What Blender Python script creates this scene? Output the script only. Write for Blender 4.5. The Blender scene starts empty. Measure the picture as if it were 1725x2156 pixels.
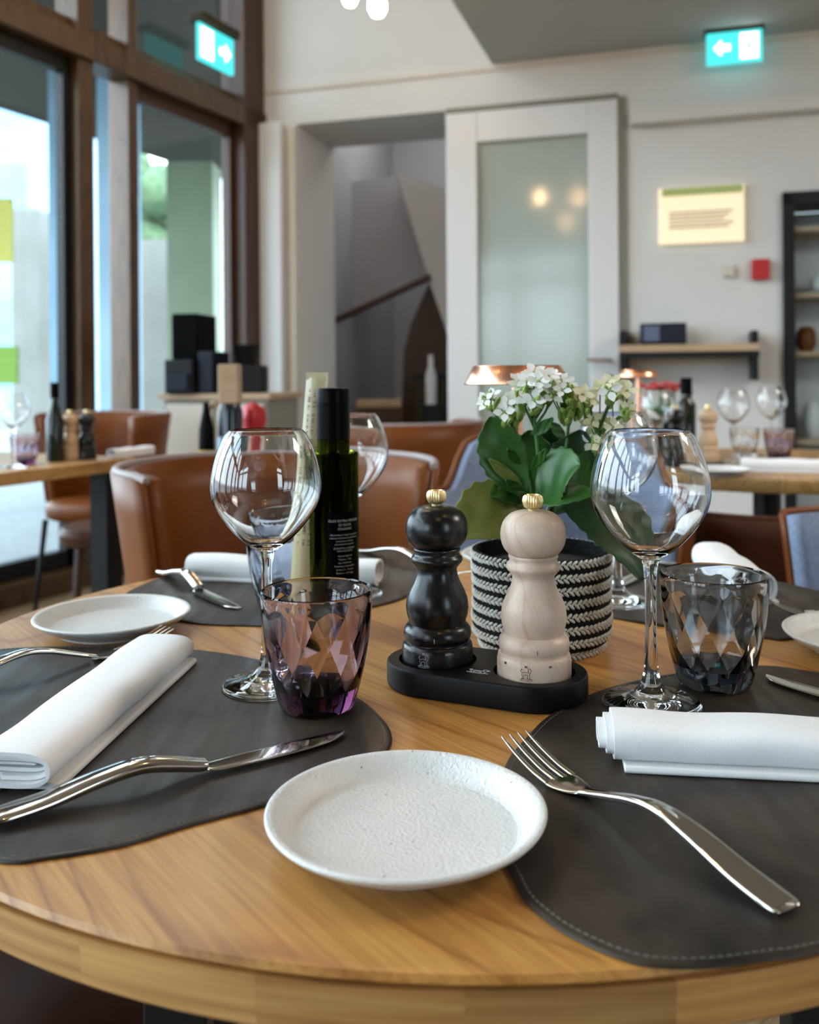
import bpy, math, random
from mathutils import Vector, Matrix
random.seed(7)
PI = math.pi
sc = bpy.context.scene
col = sc.collection

# ---------------------------------------------------------------- camera
TZ = 0.75                      # table top height
CAMH = TZ + 0.2653             # eye height
F, CX, YH, ROLL = 1956.0, 862.5, 789.3, -0.0081
cam_d = bpy.data.cameras.new('camera'); cam = bpy.data.objects.new('camera', cam_d); col.objects.link(cam)
cam_d.sensor_fit = 'HORIZONTAL'; cam_d.sensor_width = 36.0; cam_d.lens = F / 1725.0 * 36.0
cam_d.shift_y = -(1078.0 - YH) / 1725.0
cam_d.clip_start = 0.02; cam_d.clip_end = 200
cam.matrix_world = Matrix.Translation((0, 0, CAMH)) @ Matrix.Rotation(PI / 2, 4, 'X') @ Matrix.Rotation(ROLL, 4, 'Z')
cam_d.dof.use_dof = True; cam_d.dof.focus_distance = 0.70; cam_d.dof.aperture_fstop = cam_d.lens / 4.9
sc.camera = cam
# ---------------------------------------------------------------- world / exposure
sc.view_settings.view_transform = 'Standard'; sc.view_settings.look = 'None'
sc.view_settings.exposure = 0.93; sc.view_settings.gamma = 1.0; sc.view_settings.use_curve_mapping = False
WORLD = 5.6
w = bpy.data.worlds.new('daylight'); sc.world = w; w.use_nodes = True
nt = w.node_tree; nt.nodes.clear()
o_ = nt.nodes.new('ShaderNodeOutputWorld'); b_ = nt.nodes.new('ShaderNodeBackground')
tc = nt.nodes.new('ShaderNodeTexCoord'); sx = nt.nodes.new('ShaderNodeSeparateXYZ'); rp = nt.nodes.new('ShaderNodeValToRGB')
nt.links.new(tc.outputs['Generated'], sx.inputs[0]); nt.links.new(sx.outputs['Z'], rp.inputs[0])
e = rp.color_ramp.elements
e[0].position = 0.0; e[0].color = (.20, .21, .22, 1); e[1].position = 1.0; e[1].color = (.62, .80, 1.0, 1)
n1 = rp.color_ramp.elements.new(.03); n1.color = (.70, .82, .92, 1)
n2 = rp.color_ramp.elements.new(.35); n2.color = (.80, .92, 1.0, 1)
nt.links.new(rp.outputs[0], b_.inputs[0]); b_.inputs[1].default_value = WORLD
nt.links.new(b_.outputs[0], o_.inputs[0])
cy = sc.cycles
cy.max_bounces = 14; cy.transmission_bounces = 12; cy.transparent_max_bounces = 12; cy.glossy_bounces = 5; cy.diffuse_bounces = 4
cy.volume_bounces = 0; cy.sample_clamp_indirect = 6.0; cy.blur_glossy = 0.6
cy.caustics_reflective = False; cy.caustics_refractive = True
cy.use_denoising = True
def area_light(name, loc, target, sx_, sy_, power, colour):
    l = bpy.data.lights.new(name, 'AREA'); l.shape = 'RECTANGLE'; l.size = sx_; l.size_y = sy_; l.energy = power; l.color = colour
    o = bpy.data.objects.new(name, l); col.objects.link(o); o.location = loc
    o.rotation_euler = (Vector(target) - Vector(loc)).to_track_quat('-Z', 'Y').to_euler(); return o
# unseen fill lights, added overhead to brighten the room
area_light('ceiling_fill_light', (-0.6, -0.7, 4.0), (-0.2, 0.2, 0), 1.6, 2.6, 50, (1.0, .93, .84))
area_light('ceiling_fill_light', (-1.0, 3.2, 4.0), (0.2, 4.4, 1.0), 2.0, 1.6, 14, (1.0, .90, .78))
area_light('stairwell_fill_light', (0.1, 7.4, 3.6), (0.1, 7.4, 0), 1.0, 0.8, 9, (1.0, .93, .84))  # fill added to brighten the stairwell, no lamp there
area_light('ceiling_fill_light', (3.0, 1.4, 2.80), (2.6, 2.2, 0), 1.2, 1.2, 50, (1.0, .93, .84))

# ---------------------------------------------------------------- pixel measurements -> places in the room
cr, sr = math.cos(ROLL), math.sin(ROLL)
def ray(px, py):
    a, b = px - CX, py - YH
    return ((a * cr + b * sr) / F, (-a * sr + b * cr) / F)
def T(px, py, z=0.0):
    """point at height z above the table"""
    u, v = ray(px, py); t = (CAMH - TZ - z) / v
    return Vector((u * t, t, TZ + z))
def P(px, py, Y):
    u, v = ray(px, py)
    return Vector((u * Y, Y, CAMH - v * Y))

# ---------------------------------------------------------------- mesh helpers
class MB:
    def __init__(s): s.v = []; s.f = []; s.flat = []
    def add(s, v, f):
        n = len(s.v); s.v += [tuple(p) for p in v]; s.f += [tuple(i + n for i in q) for q in f]; return s
    def box(s, x0, x1, y0, y1, z0, z1, M=None):
        v = [Vector((x, y, z)) for z in (z0, z1) for y in (y0, y1) for x in (x0, x1)]
        if M is not None: v = [M @ p for p in v]
        return s.add(v, [(0, 2, 3, 1), (4, 5, 7, 6), (0, 1, 5, 4), (2, 6, 7, 3), (0, 4, 6, 2), (1, 3, 7, 5)])
    def lathe(s, prof, n=48, c=(0, 0, 0), cap0=False, cap1=False, rfun=None, close=False):
        v = []
        for (r, z) in prof:
            for k in range(n):
                a = 2 * PI * k / n; rr = r if rfun is None else rfun(r, z, a)
                v.append((c[0] + rr * math.cos(a), c[1] + rr * math.sin(a), c[2] + z))
        m = len(prof); f = []
        for i in range(m - 1 if not close else m):
            j = (i + 1) % m
            for k in range(n): f.append((i * n + k, i * n + (k + 1) % n, j * n + (k + 1) % n, j * n + k))
        if cap0: f.append(tuple(range(n - 1, -1, -1)))
        if cap1: f.append(tuple((m - 1) * n + k for k in range(n)))
        return s.add(v, f)
    def tube(s, pts, rad, n=8, caps=True):
        pts = [Vector(p) for p in pts]; v = []; prev = None
        if not hasattr(rad, '__len__'): rad = [rad] * len(pts)
        for i, p in enumerate(pts):
            d = (pts[min(i + 1, len(pts) - 1)] - pts[max(i - 1, 0)]).normalized()
            if prev is None:
                a = d.cross(Vector((0, 0, 1)));
                if a.length < 1e-3: a = d.cross(Vector((1, 0, 0)))
                a.normalize()
            else: a = (prev - d * prev.dot(d)).normalized()
            prev = a; b = d.cross(a)
            for k in range(n):
                t = 2 * PI * k / n; v.append(p + (a * math.cos(t) + b * math.sin(t)) * rad[i])
        f = []; m = len(pts)
        for i in range(m - 1):
            for k in range(n): f.append((i * n + k, i * n + (k + 1) % n, (i + 1) * n + (k + 1) % n, (i + 1) * n + k))
        if caps: f.append(tuple(range(n - 1, -1, -1))); f.append(tuple((m - 1) * n + k for k in range(n)))
        return s.add(v, f)
    def loft(s, rings, cap=True, closed=True):
        n = len(rings[0]); v = [p for r in rings for p in r]; f = []
        for i in range(len(rings) - 1):
            for k in range(n if closed else n - 1): f.append((i * n + k, i * n + (k + 1) % n, (i + 1) * n + (k + 1) % n, (i + 1) * n + k))
        if cap: f.append(tuple(range(n - 1, -1, -1))); f.append(tuple((len(rings) - 1) * n + k for k in range(n)))
        return s.add(v, f)
    def build(s, name, mat, parent=None, smooth=True, bevel=0, seg=2, solid=0, sub=0, angle=None):
        me = bpy.data.meshes.new(name); me.from_pydata(s.v, [], s.f); me.update()
        if smooth:
            me.polygons.foreach_set('use_smooth', [True] * len(me.polygons))
            me.set_sharp_from_angle(angle=math.radians(angle if angle else 40))
        me.materials.append(mat)
        o = bpy.data.objects.new(name, me); col.objects.link(o)
        if parent is not None: o.parent = parent
        if solid:
            m = o.modifiers.new('solid', 'SOLIDIFY'); m.thickness = solid; m.offset = 0
        if bevel:
            m = o.modifiers.new('bevel', 'BEVEL'); m.width = bevel; m.segments = seg; m.limit_method = 'ANGLE'; m.harden_normals = False
        if sub:
            m = o.modifiers.new('sub', 'SUBSURF'); m.levels = sub; m.render_levels = sub
        return o
def tag(o, label=None, cat=None, group=None, kind=None):
    if label: o['label'] = label
    if cat: o['category'] = cat
    if group: o['group'] = group
    if kind: o['kind'] = kind
    return o
def thing(name, label, cat, loc=(0, 0, 0), rz=0, group=None):
    o = bpy.data.objects.new(name, None); col.objects.link(o); o.empty_display_size = .05
    o.location = loc; o.rotation_euler = (0, 0, rz); return tag(o, label, cat, group)
def dup(root, loc, rz=0, label=None, group=None, mats=None):
    def cp(o, par):
        c = o.copy(); col.objects.link(c)
        if par is not None: c.parent = par
        for ch in [x for x in src if x.parent == o]: cp(ch, c)
        return c
    src = list(col.objects)
    r = cp(root, None); r.location = loc; r.rotation_euler = (0, 0, rz)
    if label: r['label'] = label
    if group: r['group'] = group
    return r
def struct(o): o['kind'] = 'structure'; return o
def crom(pts, n=8, closed=True):
    pts = [Vector(p) for p in pts]; m = len(pts); out = []
    for i in range(m if closed else m - 1):
        g = (lambda k: pts[k % m]) if closed else (lambda k: pts[max(0, min(m - 1, k))])
        a, b, c, d = g(i - 1), g(i), g(i + 1), g(i + 2)
        for j in range(n):
            t = j / n
            out.append(.5 * ((2 * b) + (-a + c) * t + (2 * a - 5 * b + 4 * c - d) * t * t + (-a + 3 * b - 3 * c + d) * t ** 3))
    if not closed: out.append(pts[-1])
    return out
def txt(body, size, align='CENTER', spacing=1.0):
    cu = bpy.data.curves.new('t', 'FONT'); cu.body = body; cu.size = size; cu.align_x = align; cu.resolution_u = 2; cu.space_line = spacing
    o = bpy.data.objects.new('t', cu); col.objects.link(o)
    dg = bpy.context.evaluated_depsgraph_get(); me = o.evaluated_get(dg).to_mesh()
    v = [tuple(p.co) for p in me.vertices]; f = [tuple(p.vertices) for p in me.polygons]
    o.evaluated_get(dg).to_mesh_clear(); bpy.data.objects.remove(o); bpy.data.curves.remove(cu)
    return v, f

# ---------------------------------------------------------------- materials
def mat(name, base=(.8, .8, .8), rough=.5, metal=0, **k):
    m = bpy.data.materials.new(name); m.use_nodes = True; p = m.node_tree.nodes['Principled BSDF']
    p.inputs['Base Color'].default_value = (*base, 1); p.inputs['Roughness'].default_value = rough; p.inputs['Metallic'].default_value = metal
    for a, b in k.items(): p.inputs[a.replace('_', ' ')].default_value = b
    return m
def nd(m, typ, **k):
    n = m.node_tree.nodes.new(typ)
    for a, b in k.items():
        if a.startswith('i_'): 
            key = a[2:].replace('_', ' ')
            n.inputs[key].default_value = b
        else: setattr(n, a, b)
    return n
def lk(m, a, b): m.node_tree.links.new(a, b)
def ramp(m, stops):
    r = m.node_tree.nodes.new('ShaderNodeValToRGB'); el = r.color_ramp.elements
    while len(el) < len(stops): el.new(.5)
    for i, (p, c) in enumerate(stops): el[i].position = p; el[i].color = (*c, 1)
    return r
def PB(m): return m.node_tree.nodes['Principled BSDF']
def bump(m, height, strength=.3, dist=.001, to=None):
    b = nd(m, 'ShaderNodeBump'); b.inputs['Strength'].default_value = strength; b.inputs['Distance'].default_value = dist
    lk(m, height, b.inputs['Height']); lk(m, b.outputs[0], PB(m).inputs['Normal']); return b
def noise_mat(name, c1, c2, scale, rough=.5, bstr=.2, bdist=.0005, metal=0, detail=6, stretch=(1, 1, 1), **k):
    m = mat(name, c1, rough, metal, **k)
    tc = nd(m, 'ShaderNodeTexCoord'); mp = nd(m, 'ShaderNodeMapping'); mp.inputs['Scale'].default_value = stretch
    n = nd(m, 'ShaderNodeTexNoise'); n.inputs['Scale'].default_value = scale; n.inputs['Detail'].default_value = detail
    lk(m, tc.outputs['Object'], mp.inputs[0]); lk(m, mp.outputs[0], n.inputs['Vector'])
    r = ramp(m, [(.32, c1), (.68, c2)]); lk(m, n.outputs['Fac'], r.inputs[0]); lk(m, r.outputs[0], PB(m).inputs['Base Color'])
    if bstr: bump(m, n.outputs['Fac'], bstr, bdist)
    return m
def wood_mat(name, light, mid, dark, angle=0., plank=.0, ring=9., along=.12, rough=.4, fine=220, coat=0., axis='XY', dist=5.0, length=0, ff=.42):
    m = mat(name, mid, rough, Coat_Weight=coat, Coat_Roughness=.25)
    tc = nd(m, 'ShaderNodeTexCoord'); mp = nd(m, 'ShaderNodeMapping'); mp.inputs['Rotation'].default_value = (0, 0, angle) if axis == 'XY' else (PI / 2, 0, angle)
    lk(m, tc.outputs['Object'], mp.inputs[0]); vec = mp.outputs[0]
    wn = None
    if plank:
        sp = nd(m, 'ShaderNodeSeparateXYZ'); lk(m, vec, sp.inputs[0])
        dv = nd(m, 'ShaderNodeMath', operation='DIVIDE'); dv.inputs[1].default_value = plank; lk(m, sp.outputs['X'], dv.inputs[0])
        fl = nd(m, 'ShaderNodeMath', operation='FLOOR'); lk(m, dv.outputs[0], fl.inputs[0])
        idv = fl.outputs[0]
        if length:
            m3 = nd(m, 'ShaderNodeMath', operation='MULTIPLY'); m3.inputs[1].default_value = .37; lk(m, idv, m3.inputs[0])
            d3 = nd(m, 'ShaderNodeMath', operation='DIVIDE'); d3.inputs[1].default_value = length; lk(m, sp.outputs['Y'], d3.inputs[0])
            a3 = nd(m, 'ShaderNodeMath', operation='ADD'); lk(m, m3.outputs[0], a3.inputs[0]); lk(m, d3.outputs[0], a3.inputs[1])
            f3 = nd(m, 'ShaderNodeMath', operation='FLOOR'); lk(m, a3.outputs[0], f3.inputs[0])
            m4 = nd(m, 'ShaderNodeMath', operation='MULTIPLY_ADD'); m4.inputs[1].default_value = 17.3; lk(m, f3.outputs[0], m4.inputs[0]); lk(m, idv, m4.inputs[2])
            idv = m4.outputs[0]
        wn = nd(m, 'ShaderNodeTexWhiteNoise', noise_dimensions='1D'); lk(m, idv, wn.inputs['W'])
        sc_ = nd(m, 'ShaderNodeVectorMath', operation='SCALE'); sc_.inputs['Scale'].default_value = 7.0; lk(m, wn.outputs['Color'], sc_.inputs[0])
        ad = nd(m, 'ShaderNodeVectorMath', operation='ADD'); lk(m, vec, ad.inputs[0]); lk(m, sc_.outputs[0], ad.inputs[1]); vec = ad.outputs[0]
    st = nd(m, 'ShaderNodeMapping'); st.inputs['Scale'].default_value = (1, along, 1); lk(m, vec, st.inputs[0])
    wv = nd(m, 'ShaderNodeTexNoise'); wv.inputs['Scale'].default_value = ring; wv.inputs['Detail'].default_value = 1.5; wv.inputs['Roughness'].default_value = .4
    lk(m, st.outputs[0], wv.inputs['Vector'])
    mu = nd(m, 'ShaderNodeMath', operation='MULTIPLY'); mu.inputs[1].default_value = dist * 3; lk(m, wv.outputs['Fac'], mu.inputs[0])
    fr = nd(m, 'ShaderNodeMath', operation='FRACT'); lk(m, mu.outputs[0], fr.inputs[0])
    st2 = nd(m, 'ShaderNodeMapping'); st2.inputs['Scale'].default_value = (1, .035, 1); lk(m, vec, st2.inputs[0])
    fn = nd(m, 'ShaderNodeTexNoise'); fn.inputs['Scale'].default_value = fine; fn.inputs['Detail'].default_value = 4; lk(m, st2.outputs[0], fn.inputs['Vector'])
    r1 = ramp(m, [(0, mid), (.45, light), (.8, mid), (.93, dark), (1, mid)]); lk(m, fr.outputs[0], r1.inputs[0])
    r2 = ramp(m, [(.38, dark), (.6, (1, 1, 1))]); lk(m, fn.outputs['Fac'], r2.inputs[0])
    mx = nd(m, 'ShaderNodeMix', data_type='RGBA', blend_type='MULTIPLY'); mx.inputs['Factor'].default_value = ff
    lk(m, r1.outputs[0], mx.inputs['A']); lk(m, r2.outputs[0], mx.inputs['B']); outc = mx.outputs['Result']
    if wn is not None:
        mr = nd(m, 'ShaderNodeMapRange'); mr.inputs['To Min'].default_value = .78; mr.inputs['To Max'].default_value = 1.12; lk(m, wn.outputs['Value'], mr.inputs['Value'])
        m2 = nd(m, 'ShaderNodeVectorMath', operation='SCALE'); lk(m, outc, m2.inputs[0]); lk(m, mr.outputs[0], m2.inputs['Scale']); outc = m2.outputs[0]
    lk(m, outc, PB(m).inputs['Base Color'])
    bump(m, fn.outputs['Fac'], .12, .0004)
    return m
def glass_mat(name, colour=(1, 1, 1), ior=1.5, rough=0., absorb=None, density=0):
    m = bpy.data.materials.new(name); m.use_nodes = True; t = m.node_tree; t.nodes.clear()
    o = t.nodes.new('ShaderNodeOutputMaterial'); g = t.nodes.new('ShaderNodeBsdfGlass'); g.inputs['Color'].default_value = (*colour, 1)
    g.inputs['IOR'].default_value = ior; g.inputs['Roughness'].default_value = rough; t.links.new(g.outputs[0], o.inputs[0])
    if absorb:
        v = t.nodes.new('ShaderNodeVolumeAbsorption'); v.inputs[0].default_value = (*absorb, 1); v.inputs[1].default_value = density; t.links.new(v.outputs[0], o.inputs[1])
    return m
def pane_mat(name, tint, refl=1.0):
    m = bpy.data.materials.new(name); m.use_nodes = True; t = m.node_tree; t.nodes.clear()
    o = t.nodes.new('ShaderNodeOutputMaterial'); a = t.nodes.new('ShaderNodeBsdfTransparent'); a.inputs[0].default_value = (*tint, 1)
    g = t.nodes.new('ShaderNodeBsdfGlossy'); g.inputs['Roughness'].default_value = .02; f = t.nodes.new('ShaderNodeLayerWeight'); pw = t.nodes.new('ShaderNodeMath'); pw.operation = 'POWER'; pw.inputs[1].default_value = 5
    ma = t.nodes.new('ShaderNodeMath'); ma.operation = 'MULTIPLY_ADD'; ma.inputs[1].default_value = .9; ma.inputs[2].default_value = .03
    t.links.new(f.outputs['Facing'], pw.inputs[0]); t.links.new(pw.outputs[0], ma.inputs[0])
    x = t.nodes.new('ShaderNodeMixShader'); t.links.new(ma.outputs[0], x.inputs[0]); t.links.new(a.outputs[0], x.inputs[1]); t.links.new(g.outputs[0], x.inputs[2]); t.links.new(x.outputs[0], o.inputs[0])
    return m
def emit_mat(name, c, s):
    m = mat(name, (0, 0, 0), .5); PB(m).inputs['Emission Color'].default_value = (*c, 1); PB(m).inputs['Emission Strength'].default_value = s; return m

M = {}
M['oak'] = wood_mat('oak_table', (.66, .335, .085), (.60, .290, .066), (.42, .175, .036), angle=-.66, plank=.26, ring=3.0, along=.30, rough=.36, coat=.05, dist=9.0, fine=330, ff=.36)
M['oak_far'] = wood_mat('oak_far', (.56, .33, .13), (.49, .28, .10), (.34, .18, .06), angle=.3, plank=.12, rough=.4)
M['beech'] = wood_mat('pale_beech', (.66, .51, .40), (.61, .455, .35), (.52, .37, .275), angle=.4, ring=11, along=.40, rough=.38, fine=500, axis='XZ', dist=3.2, ff=.14)
M['beech_far'] = mat('beech_far', (.60, .40, .24), .45)
M['floor'] = wood_mat('oak_floor', (.42, .29, .16), (.34, .225, .12), (.2, .12, .06), angle=.8, plank=.09, length=.45, ring=8, rough=.45)
M['mat_leather'] = noise_mat('charcoal_leather', (.011, .008, .006), (.060, .043, .032), 13, rough=.40, bstr=.22, bdist=.0008, detail=14, Specular_IOR_Level=.28)
mm_ = M['mat_leather']; t_ = nd(mm_, 'ShaderNodeTexCoord'); p_ = nd(mm_, 'ShaderNodeMapping'); p_.inputs['Scale'].default_value = (1, .12, 1); p_.inputs['Rotation'].default_value = (0, 0, .8)
n_ = nd(mm_, 'ShaderNodeTexNoise'); n_.inputs['Scale'].default_value = 60; n_.inputs['Detail'].default_value = 8; lk(mm_, t_.outputs['Object'], p_.inputs[0]); lk(mm_, p_.outputs[0], n_.inputs['Vector'])
q_ = nd(mm_, 'ShaderNodeMapRange'); q_.inputs['From Min'].default_value = .35; q_.inputs['From Max'].default_value = .68; q_.inputs['To Min'].default_value = .52; q_.inputs['To Max'].default_value = .30
lk(mm_, n_.outputs['Fac'], q_.inputs['Value']); lk(mm_, q_.outputs[0], PB(mm_).inputs['Roughness'])
M['stitch'] = mat('stitch_thread', (.16, .145, .13), .8)
M['plate'] = None
m = mat('speckled_stoneware', (.69, .68, .66), .28)
tc = nd(m, 'ShaderNodeTexCoord'); n = nd(m, 'ShaderNodeTexNoise'); n.inputs['Scale'].default_value = 420; n.inputs['Detail'].default_value = 3
lk(m, tc.outputs['Object'], n.inputs['Vector']); v = nd(m, 'ShaderNodeTexVoronoi'); v.inputs['Scale'].default_value = 70; lk(m, tc.outputs['Object'], v.inputs['Vector'])
r = ramp(m, [(.0, (.25, .2, .16)), (.035, (.30, .25, .2)), (.06, (.68, .675, .66)), (1, (.71, .705, .69))]); lk(m, v.outputs['Distance'], r.inputs[0]); lk(m, r.outputs[0], PB(m).inputs['Base Color'])
bump(m, n.outputs['Fac'], .8, .0013); M['plate'] = m
M['clear'] = glass_mat('clear_glass', (1, 1, 1), 1.48)
M['purple'] = glass_mat('purple_glass', (1, 1, 1), 1.5, absorb=(.56, .36, .50), density=118)
M['grey'] = glass_mat('smoky_glass', (1, 1, 1), 1.5, absorb=(.38, .40, .42), density=85)
M['blue'] = glass_mat('blue_glass', (1, 1, 1), 1.5, absorb=(.22, .36, .58), density=95)
M['olive'] = glass_mat('dark_green_glass', (.22, .25, .035), 1.5)
M['oil'] = glass_mat('olive_oil', (.38, .33, .01), 1.47)
M['black_lacquer'] = mat('black_lacquer', (.005, .005, .006), .27, Specular_IOR_Level=.45)
M['tray'] = mat('matt_black', (.004, .004, .005), .45, Specular_IOR_Level=.2)
M['gold'] = mat('brass_knob', (.84, .66, .34), .42, 1)
M['steel'] = mat('polished_steel', (.66, .62, .57), .10, 1)
M['cloth'] = noise_mat('white_linen', (.80, .80, .81), (.86, .86, .87), 900, rough=.85, bstr=.15, bdist=.0003)
M['tan'] = noise_mat('tan_leather', (.140, .036, .005), (.190, .054, .007), 7, rough=.45, bstr=.05, Specular_IOR_Level=.3)
M['brown'] = noise_mat('brown_leather', (.06, .022, .012), (.10, .036, .018), 7, rough=.5, bstr=.05, Specular_IOR_Level=.2)
M['blue_fab'] = noise_mat('blue_fabric', (.16, .20, .30), (.24, .29, .40), 160, rough=.9, bstr=.3)
M['rim_sheen'] = mat('pale_rim_sheen', (.30, .24, .23), .5)  # pale colour puts window sheen into the chair rim
M['copper'] = mat('polished_copper', (.92, .45, .28), .26, 1)
M['black'] = mat('black_metal', (.006, .0065, .008), .45, Specular_IOR_Level=.25)
M['cap'] = mat('black_cap', (.002, .002, .002), .30, Specular_IOR_Level=.05)
M['label'] = mat('black_label', (.002, .002, .002), .5, Specular_IOR_Level=.03)
M['ink'] = mat('white_print', (.62, .62, .60), .6)
M['grey_ink'] = mat('grey_print', (.45, .45, .44), .6)
M['brown_ink'] = mat('brown_print', (.10, .06, .04), .6)
M['leaf'] = noise_mat('leaf_green', (.020, .085, .014), (.045, .15, .022), 35, rough=.38, bstr=.4, bdist=.002, Subsurface_Weight=.0)
M['leaf_light'] = noise_mat('leaf_yellow_green', (.13, .20, .035), (.25, .27, .07), 45, rough=.45, bstr=.5, bdist=.002)
M['leaf_dark'] = noise_mat('leaf_dark', (.010, .04, .012), (.020, .065, .018), 35, rough=.45, bstr=.3, bdist=.002)
M['stem'] = mat('stem_green', (.05, .16, .02), .45)
M['bud'] = mat('bud_green', (.30, .42, .10), .5)
M['petal'] = mat('white_petal', (.84, .84, .80), .6)
M['petal2'] = mat('cream_petal', (.80, .76, .52), .6)
M['soil'] = mat('dark_soil', (.01, .008, .006), .9)
M['rope_black'] = noise_mat('black_rope', (.006, .006, .006), (.018, .018, .018), 300, rough=.9, bstr=.5, bdist=.001, Specular_IOR_Level=.1)
M['rope_white'] = noise_mat('white_rope', (.58, .56, .50), (.74, .72, .66), 220, rough=.85, bstr=.4, bdist=.001)
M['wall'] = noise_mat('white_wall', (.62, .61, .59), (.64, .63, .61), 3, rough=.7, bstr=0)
M['wall_cream'] = noise_mat('cream_wall', (.58, .52, .44), (.60, .54, .46), 3, rough=.7, bstr=0)
M['ceil'] = noise_mat('grey_ceiling', (.42, .43, .42), (.44, .45, .44), 3, rough=.8, bstr=0)
M['frame_white'] = mat('white_paint', (.66, .66, .66), .4)
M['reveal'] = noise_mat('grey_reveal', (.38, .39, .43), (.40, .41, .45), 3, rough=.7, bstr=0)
M['brown_wood'] = wood_mat('stained_frame', (.105, .052, .014), (.08, .038, .010), (.045, .02, .005), ring=6, rough=.4, axis='XZ')
M['dark_wood'] = noise_mat('dark_wood', (.040, .014, .006), (.06, .022, .009), 8, rough=.5, stretch=(6, 6, .4))
M['pane'] = pane_mat('window_glass', (.93, .97, .98))
M['frosted'] = mat('frosted_glass', (.36, .41, .37), .11, Specular_IOR_Level=.45)
M['exit_green'] = emit_mat('sign_green', (.05, .55, .55), 1.0)
M['exit_white'] = emit_mat('sign_white', (.85, 1.0, .98), 2.0)
M['bulb'] = emit_mat('warm_bulb', (1.0, .62, .30), 60.0)
M['facade'] = noise_mat('pale_facade', (.21, .36, .47), (.27, .42, .53), 2, rough=.6, bstr=0)
M['facade_b'] = noise_mat('sandy_facade', (.22, .21, .18), (.26, .25, .22), 2, rough=.6, bstr=0)
M['facade_g'] = noise_mat('sage_facade', (.17, .21, .12), (.21, .25, .15), 2, rough=.6, bstr=0)
M['canopy'] = mat('dark_canopy', (.05, .045, .03), .8, Specular_IOR_Level=.1)
M['ground'] = noise_mat('paving', (.16, .17, .17), (.2, .21, .21), 4, rough=.8, bstr=0)
M['yellow'] = mat('yellow', (.45, .42, .05), .5)
M['lime'] = mat('lime', (.18, .32, .03), .6)
M['red'] = mat('red', (.45, .01, .015), .45)
M['navy'] = mat('navy_display', (.008, .01, .022), .35, Specular_IOR_Level=.3)
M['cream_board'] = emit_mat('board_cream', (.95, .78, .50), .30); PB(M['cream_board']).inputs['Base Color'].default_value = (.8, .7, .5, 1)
M['board_green'] = mat('board_green', (.45, .52, .18), .6)
M['board_tan'] = mat('board_tan', (.62, .48, .33), .6)
M['light_oak'] = noise_mat('light_oak', (.40, .27, .16), (.46, .32, .20), 5, rough=.5, stretch=(1, 1, 5))
M['packet'] = None
m = mat('pale_packet', (.60, .50, .27), .25, Coat_Weight=.4)
tc = nd(m, 'ShaderNodeTexCoord'); n = nd(m, 'ShaderNodeTexNoise'); n.inputs['Scale'].default_value = 60; mp = nd(m, 'ShaderNodeMapping'); mp.inputs['Scale'].default_value = (1, 1, .15)
lk(m, tc.outputs['Object'], mp.inputs[0]); lk(m, mp.outputs[0], n.inputs['Vector']); r = ramp(m, [(.35, (.58, .48, .26)), (.7, (.72, .66, .46))]); lk(m, n.outputs['Fac'], r.inputs[0]); lk(m, r.outputs[0], PB(m).inputs['Base Color'])
bump(m, n.outputs['Fac'], .5, .002); M['packet'] = m

# ================================================================ ROOM SHELL
K = Vector((-.965, 6.0, 0)); UW = Vector((1, -.3, 0)).normalized(); NW = Vector((-.3, -1, 0)).normalized()   # back wall: along, towards room
def wall_pt(px):
    k = (px - CX) / F; Y = (6 - .3 * .965) / (1 + .3 * k); return Vector((k * Y, Y, 0))
def ws(px): return (wall_pt(px) - K).dot(UW)
def wz(px, py):
    Y = wall_pt(px).y; return CAMH - ray(px, py)[1] * Y
WM = Matrix.Translation(K) @ Matrix((( UW.x, NW.x, 0, 0), (UW.y, NW.y, 0, 0), (0, 0, 1, 0), (0, 0, 0, 1)))   # local x along, y towards the room
ZH = 4.3                                                        # high ceiling
zlin = wz(790, 247)                                             # lintel height
b = MB()
s_l, s_r = ws(629), ws(943)
b.box(-.02, s_l, -.65, 0, 0, ZH + .1, WM); b.box(s_l, s_r, -.65, 0, zlin, ZH + .1, WM); b.box(s_r, ws(949), -.3, 0, 0, ZH + .1, WM)
b.box(ws(949), ws(1304), -.3, 0, wz(1130, 222), ZH + .1, WM)
b.box(ws(1304), ws(1650), -.3, 0, 0, 4.4, WM); b.box(ws(1650), ws(1900), -.3, 0, wz(1690, 412), 4.4, WM); b.box(ws(1900), 6.2, -.3, 0, 0, 4.4, WM)
struct(b.build('wall_back', M['wall'], smooth=False))
# slim cream stripe beside the opening and shallow ledges in the wall
struct(MB().box(ws(611), ws(628), 0, .03, 0, zlin - .02, WM).build('trim_1', M['wall_cream'], smooth=False))
struct(MB().box(ws(552), 6.0, 0, .012, wz(1000, 150) - .012, wz(1000, 150) + .012, WM).build('trim_2', M['wall_cream'], smooth=False))
struct(MB().box(ws(1335), 6.0, 0, .10, wz(1500, 245) - .03, wz(1500, 245) + .05, WM).build('trim_3', M['wall'], smooth=False))
struct(MB().box(ws(562), ws(608), 0, .10, 0, 2.62, WM).build('trim_4', M['frame_white'], smooth=False, bevel=.01))
struct(MB().box(ws(1306), ws(1322), 0, .02, 0, wz(1314, 205), WM).box(ws(945), ws(1306), 0, .02, wz(1130, 224), wz(1130, 214), WM).build('trim_5', mat('taupe_seal', (.20, .185, .15), .6), smooth=False))
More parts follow.
